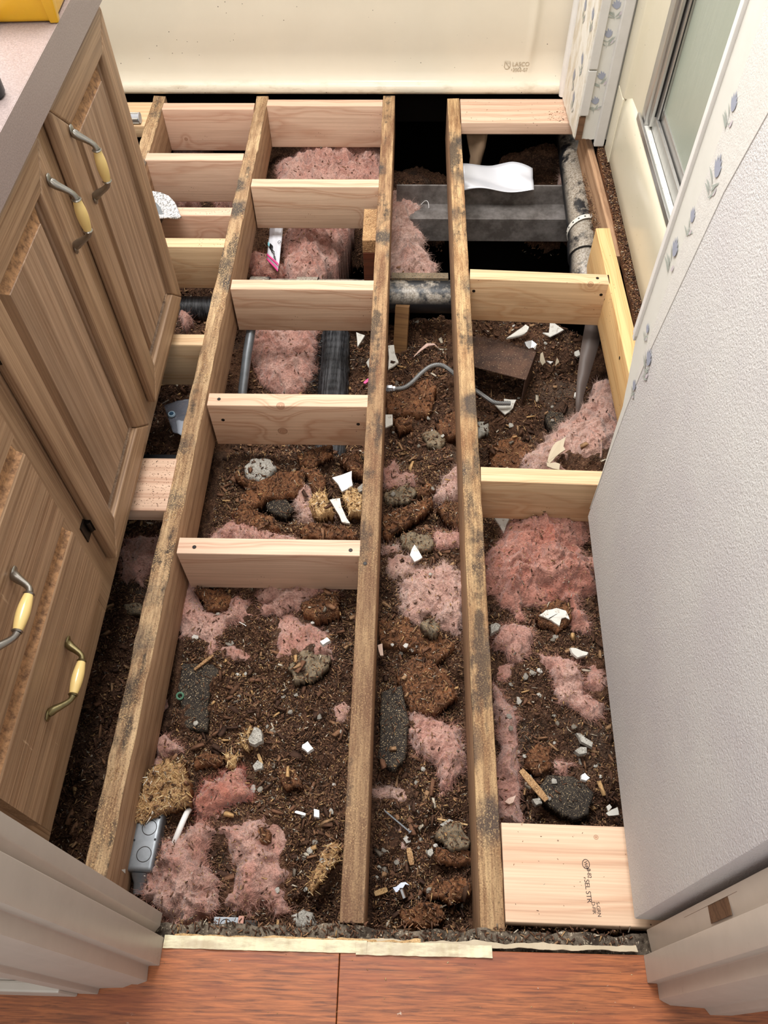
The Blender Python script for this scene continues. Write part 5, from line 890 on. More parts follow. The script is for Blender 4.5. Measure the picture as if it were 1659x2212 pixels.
SHARDS=[
(0.035, 0.004, 'white', (6, 3), 'crescent shaped white vinyl shard in the right bay', [(0.3494, 0.77), (0.3646, 0.7824), (0.3881, 0.7878), (0.4067, 0.7807), (0.4129, 0.7608), (0.4047, 0.7662), (0.3963, 0.7642), (0.3908, 0.7477), (0.3748, 0.7599)]),
(0.03, 0.006, 'white', (4, -3), 'white rectangular tile offcut in the right bay', [(0.4056, 0.6982), (0.4189, 0.6984), (0.4445, 0.6891), (0.4407, 0.6832), (0.4196, 0.677), (0.4082, 0.6878)]),
(0.05, 0.008, 'bright', (8, 3), 'bright white plaster chip beside the largest dark speckled slab', [(0.3956, 0.4374), (0.4026, 0.441), (0.4115, 0.4321), (0.4037, 0.4264), (0.3947, 0.429)]),
(0.03, 0.004, 'white', (6, 6), 'upper white shard touching the grey wall near the stamped board', [(0.4398, 0.3884), (0.446, 0.3926), (0.4495, 0.3872), (0.4423, 0.3797)]),
(0.03, 0.004, 'white', (3, 6), 'lower white shard touching the grey wall near the stamped board', [(0.4374, 0.3768), (0.4594, 0.3874), (0.4603, 0.3738), (0.4419, 0.3721)]),
(0.03, 0.004, 'white', (6, 0), 'long white shard between third joist and the right crosspiece', [(0.2573, 1.101), (0.2798, 1.1006), (0.2931, 1.0745), (0.3147, 1.0415), (0.2956, 0.9956), (0.2767, 1.0344), (0.2625, 1.0738)]),
(0.03, 0.004, 'white', (3, 5), 'small white strip under the right crosspiece', [(0.3103, 1.0994), (0.3311, 1.1003), (0.328, 1.0603), (0.3212, 1.0592)]),
(0.04, 0.004, 'white', (8, 4), 'white triangular shard in the narrow bay above the pale pillow', [(0.0909, 0.9402), (0.1088, 0.9079), (0.091, 0.8984), (0.0807, 0.9144)]),
(0.03, 0.004, 'white', (4, 4), 'white hexagonal tile piece right of the middle joist above the hose', [(0.0145, 1.7213), (0.0319, 1.7232), (0.0466, 1.6549), (0.0167, 1.6315)]),
(0.03, 0.004, 'white', (4, 4), 'white shard left of the middle joist above the hose', [(-0.0465, 1.6477), (-0.0349, 1.671), (-0.032, 1.6189)]),
(0.04, 0.005, 'white', (6, 2), 'small white shard left of the middle joist near the black duct', [(-0.0824, 1.7904), (-0.0554, 1.7773), (-0.0762, 1.7342)]),
(0.03, 0.003, 'white', (6, 2), 'jagged white paper scrap in the right bay near the far crosspiece', [(0.4827, 1.842), (0.5017, 1.8423), (0.5091, 1.891), (0.5224, 1.8801), (0.5479, 1.851), (0.505, 1.8272)]),
(0.04, 0.005, 'white', (8, 2), 'white spoon shaped sliver above the rusty steel box', [(0.3674, 1.8023), (0.4051, 1.8369), (0.4303, 1.858), (0.44, 1.8477), (0.433, 1.8304), (0.4132, 1.8179)]),
(0.02, 0.003, 'white', (4, 2), 'torn white paper scrap in front of the rusty steel box', [(0.3188, 1.5391), (0.3456, 1.5433), (0.3467, 1.5592), (0.3818, 1.5533), (0.3708, 1.5249), (0.3473, 1.5029)]),
(0.07, 0.003, 'leaf', (6, 2), 'pale jagged leaf-like scrap on the dusty mauve bank', [(0.4281, 1.2556), (0.4418, 1.2761), (0.4675, 1.29), (0.4592, 1.2621), (0.4633, 1.252), (0.4361, 1.2304), (0.4203, 1.2115), (0.4156, 1.2182)]),
(0.07, 0.003, 'leaf', (6, 2), 'pale torn paper scrap partly behind the right crosspiece', [(0.4134, 1.2141), (0.4348, 1.216), (0.4466, 1.2097), (0.4434, 1.194), (0.4143, 1.204)]),
(0.03, 0.004, 'white', (3, 3), 'white shard beside the middle joist below the braided hose', [(0.0142, 1.4252), (0.0331, 1.4249), (0.0345, 1.3912), (0.0152, 1.3815)]),
(0.03, 0.003, 'bright', (3, 3), 'small white curl right of the rusty steel box', [(0.4826, 1.7166), (0.502, 1.7126), (0.4928, 1.7041)]),
(0.03, 0.003, 'leaf', (3, 3), 'small yellowish leaf right of the small white curl', [(0.5139, 1.7289), (0.5193, 1.7114), (0.5056, 1.6959)]),
(0.03, 0.003, 'leaf', (3, 3), 'tan dry leaf right of the rusty steel box', [(0.467, 1.7458), (0.4746, 1.7528), (0.4797, 1.7109), (0.4695, 1.7003), (0.4629, 1.7177)]),
(0.04, 0.01, 'bright', (6, 3), 'bright white angular plaster chip in the lower wide bay', [(-0.119, 0.4849), (-0.1086, 0.492), (-0.0957, 0.4774), (-0.1069, 0.4695), (-0.12, 0.479)]),
(0.03, 0.008, 'bright', (6, 3), 'bright white plaster chip in the wide bay level with the dark wedge', [(-0.0899, 0.3725), (-0.0792, 0.37), (-0.0783, 0.3564), (-0.0889, 0.3583)]),
(0.03, 0.012, 'cement', (6, 3), 'oval pale mortar piece at the top of the lower wide bay', [(-0.2212, 0.4921), (-0.2113, 0.5151), (-0.1971, 0.5093), (-0.1916, 0.4867), (-0.2056, 0.4783), (-0.2181, 0.4831)]),
(0.03, 0.008, 'cement', (6, 3), 'grey mortar flake left of the dark folded flake', [(-0.2109, 0.4477), (-0.2018, 0.4582), (-0.1909, 0.4526), (-0.1897, 0.4424), (-0.2054, 0.4382)]),
(0.05, 0.004, 'bright', (6, 3), 'white square shard above the light chipboard pieces', [(-0.1056, 1.1415), (-0.0585, 1.159), (-0.0545, 1.1186), (-0.08, 1.1018)]),
(0.04, 0.004, 'white', (6, 3), 'curved white-grey shard between the light chipboard pieces', [(-0.1075, 1.0741), (-0.0828, 1.0787), (-0.0694, 1.0363), (-0.0554, 1.0104), (-0.0753, 1.0147), (-0.0918, 1.0477)]),
(0.04, 0.006, 'cement', (6, 3), 'small grey shard touching the middle joist beside the white square shard', [(-0.0484, 1.1202), (-0.0271, 1.1392), (-0.0261, 1.1175), (-0.0404, 1.1084)]),
(0.04, 0.01, 'bright', (6, 3), 'oblong white crumb right of the gritty pink patch', [(-0.1009, 0.6966), (-0.0856, 0.7063), (-0.0781, 0.6988), (-0.094, 0.6888)]),
(0.03, 0.01, 'cement', (3, 3), 'white crumb against the lowest crosspiece', [(-0.3631, 0.8592), (-0.3485, 0.8571), (-0.3461, 0.8403), (-0.3566, 0.843)]),
(0.06, 0.02, 'white', (6, 3), 'crumpled white plaster strip stuck beside the metal outlet box', [(-0.4111, 0.283), (-0.4013, 0.2804), (-0.3968, 0.2494), (-0.4077, 0.2555), (-0.413, 0.2704)]),
(0.04, 0.003, 'paper', (6, 3), 'pinkish paper strip beside the middle joist', [(0.0169, 0.6938), (0.0264, 0.6975), (0.0292, 0.6717), (0.0229, 0.6715)]),
(0.03, 0.006, 'foil', (6, 3), 'crumpled shiny foil scrap behind the rusty steel box', [(0.4223, 1.7967), (0.4464, 1.8038), (0.4611, 1.7836), (0.4517, 1.756), (0.4293, 1.766)]),
(0.03, 0.006, 'white', (6, 3), 'white square chip near the right rim board', [(0.5676, 1.754), (0.5824, 1.7611), (0.5845, 1.7404), (0.5674, 1.7332)]),
(0.03, 0.006, 'white', (6, 3), 'white chip below the leaning grey strip', [(0.5475, 1.5796), (0.5594, 1.5829), (0.5568, 1.5621), (0.5447, 1.5638)]),
(0.05, 0.004, 'paper', (4, 4), 'yellowish chip lying on the long pink roll', [(0.2539, 0.3872), (0.2613, 0.3942), (0.2751, 0.3986), (0.2692, 0.3862), (0.262, 0.3833)]),
(0.02, 0.008, 'cement', (4, 4), 'angular grey crumb on top of the layered board chunk', [(0.1372, 0.3513), (0.1558, 0.3626), (0.1642, 0.3587), (0.1442, 0.3474)]),
(0.02, 0.01, 'cement', (4, 4), 'rounded grey mortar crumb in the narrow bay near the threshold', [(0.1158, 0.3071), (0.1242, 0.3112), (0.1269, 0.3021), (0.1213, 0.2955), (0.1158, 0.2993)]),
(0.02, 0.012, 'cement', (4, 4), 'grey stone at the edge of the third joist, right bay', [(0.2464, 0.7415), (0.2582, 0.7479), (0.2692, 0.7423), (0.2634, 0.7304), (0.2468, 0.7224)]),
(0.02, 0.01, 'cement', (4, 4), 'long grey mortar sliver in the right bay above the small tuft', [(0.4003, 0.5264), (0.4076, 0.525), (0.4321, 0.5058), (0.4295, 0.4968), (0.4087, 0.5084)]),
(0.02, 0.012, 'cement', (4, 4), 'pale mortar crumb pair in the right bay', [(0.3934, 0.49), (0.406, 0.4978), (0.4177, 0.4965), (0.418, 0.4861), (0.4029, 0.4828)]),
(0.02, 0.012, 'cement', (4, 4), 'grey mortar lump between the wooden splinter and the long pink roll', [(0.3049, 0.3963), (0.3193, 0.398), (0.3236, 0.3884), (0.311, 0.384)]),
]
CRUMBS=[
('wide', [(-0.3263, 0.7743), (-0.3616, 0.7108), (-0.2974, 0.7097), (-0.2918, 0.7108), (-0.4191, 0.6698), (-0.2696, 0.6435), (-0.2529, 0.6459), (-0.0985, 0.622), (-0.171, 0.5991), (-0.1454, 0.6035), (-0.1542, 0.5678), (-0.0938, 0.5549), (-0.2586, 0.5945), (-0.2725, 0.5942), (-0.364, 0.7014), (-0.1226, 0.7556), (-0.0917, 0.7455), (-0.0521, 0.7145), (-0.1965, 0.5342), (-0.1964, 0.4142), (-0.0588, 0.426), (-0.1704, 0.3979), (-0.2093, 0.4139), (-0.0597, 0.3716), (-0.0859, 0.3228), (-0.0946, 0.307), (-0.1044, 0.2951), (-0.1164, 0.2909), (-0.0664, 0.2807), (-0.0961, 0.2424), (-0.1439, 0.2373), (-0.1103, 0.3663), (-0.0514, 0.5279), (-0.3323, 0.5314), (-0.2731, 0.5991), (-0.1721, 0.6108), (-0.1306, 0.5588)]),
('narrow', [(0.0633, 0.6907), (0.0747, 0.694), (0.0871, 0.6881), (0.0966, 0.6966), (0.1013, 0.4082), (0.11, 0.4553), (0.1316, 0.43), (0.1228, 0.4112), (0.0869, 0.3871), (0.1013, 0.3743), (0.1097, 0.355), (0.0913, 0.3498), (0.1268, 0.388), (0.0805, 0.3305), (0.1055, 0.3326), (0.1013, 0.3192), (0.1178, 0.3079), (0.1303, 0.3159), (0.0394, 0.31), (0.0318, 0.2829), (0.0283, 0.2639), (0.0402, 0.2755), (0.062, 0.2912), (0.1174, 0.24), (0.097, 0.4293), (0.1476, 0.3639), (0.1369, 1.1401), (0.0411, 1.1283), (0.0443, 0.9574), (0.0964, 0.9437), (0.047, 0.7008), (0.1269, 0.8717), (0.0568, 0.8133)]),
('right', [(0.3299, 0.6502), (0.3443, 0.6555), (0.3155, 0.6449), (0.2867, 0.6296), (0.2978, 0.5911), (0.2724, 0.5483), (0.2878, 0.5767), (0.3685, 0.5689), (0.3712, 0.5503), (0.4017, 0.5417), (0.3633, 0.5136), (0.3401, 0.6063), (0.4055, 0.4966), (0.3852, 0.7352), (0.3797, 0.7294), (0.4374, 0.4709), (0.2754, 0.5254), (0.309, 0.4423), (0.3015, 0.4), (0.3185, 0.4004), (0.2911, 0.4942), (0.4123, 0.4791), (0.2986, 0.4767), (0.4434, 0.4494), (0.3351, 0.3966), (0.3463, 0.4261)]),
('back', [(0.0988, 1.8739), (0.104, 1.3324), (0.1292, 1.429), (0.1413, 1.3963), (0.1652, 1.3481), (0.2361, 1.3748), (0.4011, 1.8978), (0.4949, 1.8265), (0.4884, 1.558), (0.4729, 1.4681), (0.3913, 1.5763), (0.3642, 1.4751), (0.3609, 1.5199), (0.156, 1.2616), (0.0362, 1.3937), (0.4198, 1.7647), (0.4675, 1.7551)]),
]
MARKS=[
('long sheet of pale insulation', -0.3738, 0.7664),
('gritty insulation patch', -0.1427, 0.7102),
('round grey-brown slab', -0.1239, 0.6542),
('black rectangular slab', -0.3353, 0.5863),
('oval mortar piece', -0.2083, 0.5093),
('tan chipboard chunk', -0.3796, 0.4145),
('bright red-pink tuft', -0.2659, 0.3974),
('big insulation heap', -0.3109, 0.2483),
('wide insulation mat', -0.185, 0.291),
('chipboard wedge', -0.0662, 0.2836),
('dark folded flake', -0.142, 0.4399),
('pale pink pillow', 0.1365, 0.8461),
('big dark brown slab', 0.0965, 0.7154),
('broad crumbly slab', 0.115, 0.6193),
('dark speckled plank', 0.0519, 0.5328),
('insulation tongue', 0.1365, 0.4983),
('steel nail', 0.0634, 0.3593),
('layered board chunk', 0.1592, 0.3311),
('fibrous brown wad', 0.1535, 0.2547),
('steel clip', 0.0716, 0.2381),
('thin tan stick', 0.1642, 0.3663),
('salmon insulation clump', 0.3695, 0.9268),
('crescent white shard', 0.3856, 0.7809),
('white tile offcut', 0.4268, 0.6944),
('branching insulation strand', 0.419, 0.6252),
('long pink roll', 0.2667, 0.4658),
('dark red-brown slab', 0.324, 0.4757),
('largest dark speckled slab', 0.3727, 0.4002),
('wooden splinter', 0.3112, 0.4239),
('braided hose', 0.098, 1.5932),
('rusty steel box', 0.3597, 1.7068),
('dusty mauve bank', 0.521, 1.4472),
('wooden stake', 0.0531, 1.8712),
('torn white paper scrap', 0.3482, 1.5334),
]
# ================= debris =================
def base(x,y):
    x=np.asarray(x,float);y=np.asarray(y,float); s=np.zeros(np.broadcast(x,y).shape);w=s.copy()
    for a,b,c in BED:
        k=np.exp(-((x-a)**2+(y-b)**2)/(2*.075**2))+1e-6/(1e-3+(x-a)**2+(y-b)**2); s=s+k*c;w=w+k
    return s/w
GS=.004; GX0,GX1,GY0,GY1=-.95,.95,.10,2.76
gx=np.arange(GX0,GX1,GS); gy=np.arange(GY0,GY1,GS); XX,YY=np.meshgrid(gx,gy)
BZ=base(XX,YY)
solid=np.clip((BZ+.6)/.2,0,1)
lump=.016*fbm(XX*11,YY*11,3,1)+.010*np.maximum(0,ridge(XX*24,YY*24,3,2)-.25)+.0045*fbm(XX*75,YY*75,3,4)+.012*np.where(pn(XX*17,YY*17,9)>.28,1,0)*np.clip((pn(XX*17,YY*17,9)-.28)*8,0,1)
HM=BZ+lump*(.25+.75*solid); HM=np.minimum(HM,-.125)
BEDH=HM.copy()
V=np.stack([XX,YY,HM],-1).reshape(-1,3); nyy,nxx=XX.shape
ii=np.arange(nyy*nxx).reshape(nyy,nxx); F=np.stack([ii[:-1,:-1],ii[:-1,1:],ii[1:,1:],ii[1:,:-1]],-1).reshape(-1,4); F=F[(BZ[:-1,:-1]>-.43).ravel()]
bo=big_mesh('rotted_debris_bed',V,F,M['bed'],None,True); tag(bo,'bed of rotted particle board crumbs and dirt filling the bays below the joists','debris',kind='stuff')
def hat(x,y,H=None):
    H=HM if H is None else H
    i=np.clip(((np.asarray(x)-GX0)/GS).astype(int),0,nxx-1); j=np.clip(((np.asarray(y)-GY0)/GS).astype(int),0,nyy-1); return H[j,i]
def sdist(px,py,poly):
    """signed distance to polygon, positive inside"""
    P=np.array(poly); d=np.full(px.shape,1e9); ins=np.zeros(px.shape,bool); n=len(P)
    for i in range(n):
        a=P[i];b=P[(i+1)%n]; e=b-a; t=np.clip(((px-a[0])*e[0]+(py-a[1])*e[1])/(e@e+1e-12),0,1)
        d=np.minimum(d,np.hypot(px-a[0]-t*e[0],py-a[1]-t*e[1]))
        c=((a[1]>py)!=(b[1]>py))&(px<(b[0]-a[0])*(py-a[1])/(b[1]-a[1]+1e-12)+a[0]); ins^=c
    return np.where(ins,d,-d)
def closed_relief(name,poly,step,edge,topf,zbot,mat,parent,jag,seed,warp=0.,smooth=True):
    P=np.array(poly); x0,y0=P.min(0)-.012; x1,y1=P.max(0)+.012
    ax=np.arange(x0,x1,step); ay=np.arange(y0,y1,step); X,Y=np.meshgrid(ax,ay)
    D=sdist(X,Y,poly)+jag*fbm(X*38,Y*38,4,seed)+(.0035 if warp else 0)
    ok=D>0; H=topf(X,Y,np.maximum(D,0)); cell=ok[:-1,:-1]&ok[1:,:-1]&ok[:-1,1:]&ok[1:,1:]
    if cell.sum()<4: return None,None
    ids=-np.ones(X.shape,int); js,is_=np.nonzero(cell); used=np.zeros(X.shape,bool)
    for dj,di in ((0,0),(0,1),(1,0),(1,1)): used[js+dj,is_+di]=True
    ids[used]=np.arange(used.sum()); n=used.sum()
    full=np.zeros(X.shape,int)
    for dj,di in ((0,0),(0,1),(1,0),(1,1)): np.add.at(full,(js+dj,is_+di),1)
    xs,ys,zs=X[used].copy(),Y[used].copy(),H[used].copy()
    if warp:
        xs+=warp*fbm(X[used]*30,Y[used]*30,3,seed+20); ys+=warp*fbm(X[used]*30,Y[used]*30,3,seed+30)
    zb=zbot if callable(zbot) else (lambda a,b,c:zbot+0*a)
    top=np.stack([xs,ys,zs],1); bot=np.stack([xs,ys,np.minimum(zb(xs,ys,zs),zs-.001)],1)
    V=np.concatenate([top,bot]); a=ids[js,is_];b=ids[js,is_+1];c=ids[js+1,is_+1];d=ids[js+1,is_]
    F=[np.stack([a,b,c,d],1),np.stack([d+n,c+n,b+n,a+n],1)]
    cp=np.pad(cell,1)
    for (dj,di,p,q) in ((-1,0,a,b),(1,0,c,d),(0,-1,d,a),(0,1,b,c)):
        nb=~cp[js+1+dj,is_+1+di]; F.append(np.stack([q[nb],p[nb],p[nb]+n,q[nb]+n],1))
    org=np.array([xs.mean(),ys.mean(),zs.mean()]); V-=org
    o=big_mesh(name,V,np.concatenate(F),mat,parent,smooth); o.location=org
    # update height map
    ji=np.clip(((top[:,1]-GY0)/GS).astype(int),0,nyy-1); ij=np.clip(((top[:,0]-GX0)/GS).astype(int),0,nxx-1); np.maximum.at(HM,(ji,ij),top[:,2])
    return o,(top,full[used]==4)
WOOL=np.zeros(HM.shape,bool); SLABM=np.zeros(HM.shape)
def wool(off,h,tone,grime,label,poly,seed):
    P=np.array(poly); cx,cy=P.mean(0)
    if isinstance(off,tuple): z0=off[1]-h*.6; flatz=True
    else: z0=None; flatz=False
    wdt=max(.008,.45*math.sqrt(max(1e-5,abs(sum(P[i][0]*P[(i+1)%len(P)][1]-P[(i+1)%len(P)][0]*P[i][1] for i in range(len(P))))/2)))
    bz=float(base(cx,cy))
    def top(X,Y,D):
        B_=(z0 if flatz else .10*base(X,Y)+.90*bz+off-.012)
        dome=1-np.exp(-D/(wdt*.28)); wx=X+.018*fbm(X*16,Y*16,2,seed+50); wy=Y+.018*fbm(X*16,Y*16,2,seed+60)
        rd=ridge(wx*15,wy*15,4,seed); lo=fbm(X*9,Y*9,2,seed+8)
        return B_+h*dome*(.46+.48*rd+.34*lo)+.0035*ridge(wx*60,wy*60,3,seed+3)*dome
    o,(tv,inner)=closed_relief('insulation_clump',poly,.0026 if h>.03 else .003,None,top,(lambda x,y,z:(z0-.03+0*x) if flatz else base(x,y)-.05),ins_pick(tone,grime),None,.003 if 'roll' in label else .008,seed,.004)
    tag(o,label,'insulation','pink insulation clumps among the joists')
    ji=np.clip(((tv[:,1]-GY0)/GS).astype(int),0,nyy-1); ij=np.clip(((tv[:,0]-GX0)/GS).astype(int),0,nxx-1); WOOL[ji,ij]=True
    near=1. if cy<1.3 else .55
    n=int(min(5200,len(tv)*(.36 if not flatz else .5)*near)); pick=RNG.integers(0,len(tv),n); pe=np.nonzero(~inner)[0]; pick=np.concatenate([pick,RNG.choice(pe,min(len(pe)*3,1400))])
    P3=tv[pick]-np.array(o.location); m=len(P3); out=(tv[pick][:,:2]-np.array([cx,cy])); out/=np.linalg.norm(out,axis=1)[:,None]+1e-6
    th=6*fbm(tv[pick][:,0]*14,tv[pick][:,1]*14,2,seed+70); D=np.stack([np.cos(th),np.sin(th),np.full(m,.18)],1)+RNG.normal(0,.45,(m,3)); D[:,2]=np.abs(D[:,2])*.8; D[n:,:2]+=out[n:]*1.2
    fibres('fibre_fuzz',P3-np.array([0,0,.0005]),D,RNG.uniform(.005,.016,m),.00028,FIBM[0 if tone<.3 else 1 if tone<.7 else 2],o,1.1,3)
    return o
def slab(off,th,kind,tilt,label,poly,seed):
    P=np.array(poly); cx,cy=P.mean(0); bz=float(base(cx,cy)); tx,ty_=math.tan(math.radians(tilt[1]))*.7,math.tan(math.radians(tilt[0]))*.7
    rough={'felt':.0012,'dust':.0035,'rot':.0065,'chip':.006,'osb':.006,'cement':.005}[kind]
    def top(X,Y,D):
        e=np.clip(D/.0038,0,1)**.6; ca,sa=math.cos(seed),math.sin(seed); U=X*ca+Y*sa; W2=-X*sa+Y*ca
        stp=(.0 if kind in('felt','cement') else .0042)*(np.clip((pn(U*22,W2*42,seed)-.05)*30,0,1)+np.clip((pn(U*34,W2*60,seed+9)-.25)*30,0,1)*.7)
        return bz+off+.004+(th*(.5 if kind=='dust' else .75)+.004)*(e-.35)+(X-cx)*tx+(Y-cy)*ty_+rough*.33*fbm(X*22,Y*22,2,seed+2)-stp*e+.3*rough*fbm(X*130,Y*130,3,seed+5)
    nm={'felt':'tar_paper_slab','dust':'board_slab','rot':'rotten_board_piece','chip':'chipboard_chunk','osb':'strawboard_piece','cement':'mortar_piece'}[kind]
    r_=closed_relief(nm,poly,.0026,None,top,(lambda x,y,z:z-th-.004-.004*np.abs(fbm(x*60,y*60,2,seed))),SM[kind],None,.0045 if kind!='felt' else .002,seed+100,0.,kind in('felt','cement'))
    o=r_[0]; tag(o,label,'debris slab'); tv=r_[1][0]
    ji=np.clip(((tv[:,1]-GY0)/GS).astype(int),0,nyy-1); ij=np.clip(((tv[:,0]-GX0)/GS).astype(int),0,nxx-1); SLABM[ji,ij]={'felt':.93,'dust':.8,'rot':.72,'chip':.8,'osb':.85,'cement':.85}[kind]; WOOL[ji,ij]=False
    if kind in('chip','osb'):
        n=int(len(tv)*.6); pk_=RNG.integers(0,len(tv),n); D=np.stack([RNG.normal(0,1,n),RNG.normal(0,1,n),RNG.uniform(0,.35,n)],1); fibres('wood_strands',tv[pk_]-np.array(o.location)+[0,0,.0006],D,RNG.uniform(.004,.014,n),.0009,M['dust'],o,.3,1)
    if kind=='rot':
        n=int(len(tv)*.22); pk_=RNG.integers(0,len(tv),n); D=np.stack([RNG.normal(0,1,n),RNG.normal(0,1,n),RNG.uniform(0,.3,n)],1); fibres('board_fibres',tv[pk_]-np.array(o.location)+[0,0,.0006],D,RNG.uniform(.003,.009,n),.0008,M['chips'],o,.3,1)
    return o
for i,(off,h,t,g,l,p) in enumerate(INS): wool(off,h,t,g,l,p,200+i*3)
for i,(off,th,k,ti,l,p) in enumerate(SLABS): slab(off,th,k,ti,l,p,500+i*3)
def shard(off,th,mat,tilt,label,poly,seed):
    P=np.array(poly); cx,cy=P.mean(0); PP=np.concatenate([P*.6+P.mean(0)*.4,P*.9+P.mean(0)*.1,P.mean(0)[None],(P+np.roll(P,-1,0))/2]); z=max(float(base(cx,cy))+off,float(np.max(hat(PP[:,0],PP[:,1]))))
    if mat=='cement': m=SM['cement']
    else: m={'white':M['white'],'bright':M['bright'],'paper':M['paper_s'],'leaf':M['leaf'],'foil':M['foil']}[mat]
    rr=random.Random(seed); Q=[]
    for i in range(len(P)):
        a=P[i];b=P[(i+1)%len(P)]; Q.append(a-[cx,cy]); 
        if np.linalg.norm(b-a)>.012: q=(a+b)/2-[cx,cy]; n_=np.array([b[1]-a[1],a[0]-b[0]]); Q.append(q+n_*rr.uniform(-.06,.06))
    tx,ty_=math.tan(math.radians(tilt[1])),math.tan(math.radians(tilt[0])); n=len(Q); v=[]
    cyl=rr.uniform(1.5,5) if mat in('leaf','foil','white','paper') else 0
    def zz(q): return q[0]*tx+q[1]*ty_+cyl*(q[0]**2)+(.002*rr.uniform(-1,1) if mat in('foil','cement') else 0)
    Z=[zz(q) for q in Q]; ar=sum(Q[i][0]*Q[(i+1)%n][1]-Q[(i+1)%n][0]*Q[i][1] for i in range(n))
    if ar<0: Q=Q[::-1]; Z=Z[::-1]
    k=.9 if th>.005 else .97
    for q,zq in zip(Q,Z): v.append((q[0],q[1],zq))
    for q,zq in zip(Q,Z): v.append((q[0]*k,q[1]*k,zq+th))
    f=[tuple(range(n))[::-1],tuple(range(n,2*n))]
    for i in range(n): j=(i+1)%n; f+=[(i,j,n+j,n+i)]
    nm={'white':'vinyl_shard','bright':'plaster_chip','paper':'paper_scrap','leaf':'paper_scrap','foil':'foil_scrap','cement':'mortar_flake'}[mat]
    o=mesh(nm,v,f,m); o.location=(cx,cy,z); tag(o,label,'debris fragment'); ij=(int((cx-GX0)/GS),int((cy-GY0)/GS)); return o
sh_o=[shard(off,th,k,ti,l,p,i) for i,(off,th,k,ti,l,p) in enumerate(SHARDS)]
mc=sh_o[0]  # score line across the crescent shard
mb=MB(); mb.tube([(-.018,-.006,.0049),(.012,.012,.0052)],.0007,5); mb.obj('score_line',M['dark_metal'],mc)
# crumbs: individual mortar and plaster crumbs
protos=[]
for k in range(6):
    bm=bmesh.new(); bmesh.ops.create_icosphere(bm,subdivisions=1,radius=1); rr=random.Random(k)
    for v_ in bm.verts: v_.co*=rr.uniform(.7,1.2); v_.co.z*=.65
    bm.faces.ensure_lookup_table(); me=bpy.data.meshes.new('crumb%d'%k); bm.to_mesh(me); bm.free(); me.materials.append(M['crumb']); protos.append(me)
BAYN={'wide':'wide bay','narrow':'narrow bay','right':'right bay','back':'deep shaded bays'}
DIRS=['right of','behind','left of','in front of']
TONES=[(0,'pale grey'),(.4,'light grey'),(.65,'white'),(.85,'dark grey')]
for nme,pts in CRUMBS:
    for (x,y) in pts:
        o=bpy.data.objects.new('mortar_crumb',random.choice(protos)); s_=random.uniform(.0035,.0068)*(1.25 if nme=='back' else 1); o.scale=(s_*random.uniform(.8,1.4),s_,s_); o.rotation_euler=(random.uniform(-.4,.4),random.uniform(-.4,.4),random.uniform(0,6))
        o.location=(x,y,float(hat(x,y))+s_*.45); COL.objects.link(o)
        k=min(range(len(MARKS)),key=lambda i:math.hypot(MARKS[i][1]-x,MARKS[i][2]-y)); dx,dy=x-MARKS[k][1],y-MARKS[k][2]; a=DIRS[int(round(math.atan2(dy,dx)/(math.pi/2)))%4]; far='just ' if math.hypot(dx,dy)<.06 else ''
        tag(o,'small mortar crumb %s%s the %s, %s'%(far,a,MARKS[k][0],BAYN[nme]),'crumb','mortar crumbs in the %s'%BAYN[nme])
# small odd things
def stick(name,label,cat,a,b,w,t,mat,lift=.006,bend=0):
    za,zb=float(hat(*a)),float(hat(*b)); z=max(za,zb)+lift; L=math.hypot(b[0]-a[0],b[1]-a[1])
    mb=MB(); n=6
    v=[];f=[]
    for i in range(n):
        u=i/(n-1); x=-L/2+L*u; ww=w/2*(1-.25*abs(2*u-1)**3)
        v+=[(x,-ww+bend*math.sin(3.1*u),-t/2),(x,ww+bend*math.sin(3.1*u),-t/2),(x,ww+bend*math.sin(3.1*u),t/2),(x,-ww+bend*math.sin(3.1*u),t/2)]
    for i in range(n-1):
        for k in range(4): q=i*4+k; r_=i*4+(k+1)%4; f.append((q,r_,r_+4,q+4))
    f+=[(3,2,1,0),((n-1)*4,(n-1)*4+1,(n-1)*4+2,(n-1)*4+3)]
    o=mesh(name,v,f,mat); o.location=((a[0]+b[0])/2,(a[1]+b[1])/2,z); o.rotation_euler=(0,random.uniform(-.06,.06),math.atan2(b[1]-a[1],b[0]-a[0])); tag(o,label,cat); return o
stick('wood_splinter','flat tan wood splinter tucked under the largest dark speckled slab','splinter',(.288,.446),(.330,.392),.013,.004,SM['chip'],.004)
stick('wood_splinter','thin tan stick lying level against the third joist in the narrow bay','splinter',(.135,.366),(.190,.357),.0035,.003,SM['osb'])
stick('wood_offcut','small pale wood offcut near the threshold in the narrow bay','wood offcut',(.024,.237),(.046,.245),.009,.009,SM['osb'])
stick('wood_offcut','small upright grey-brown wood offcut in the narrow bay above the steel clip','wood offcut',(.083,.315),(.089,.287),.010,.009,SM['chip'])
stick('wood_splinter','long brown twig by the black rectangular slab in the wide bay','splinter',(-.352,.640),(-.318,.672),.006,.004,SM['chip'])
stick('wood_splinter','pale splinter on the oval mortar piece side of the wide bay','splinter',(-.205,.475),(-.195,.455),.006,.004,SM['osb'])
stick('wood_splinter','two-tone splinter on the lower wide bay debris near the middle joist','splinter',(-.125,.37),(-.105,.365),.005,.003,M['bright'])
stick('wood_splinter','tan splinter under the vanity near the doorway','splinter',(-.455,.33),(-.435,.29),.010,.005,SM['chip'])
tubeobj('wire_strand','thin white wire strand across the debris in the wide bay','wire',[(-.278,.756,float(hat(-.278,.756))+.004),(-.245,.735,float(hat(-.25,.735))+.012),(-.215,.712,float(hat(-.217,.713))+.004)],.0009,M['bright'],6)
nl=empty('steel_nail',(.062,.357,float(hat(.062,.357))+.012)); tag(nl,'bright steel nail lying at an angle in the narrow bay','nail')
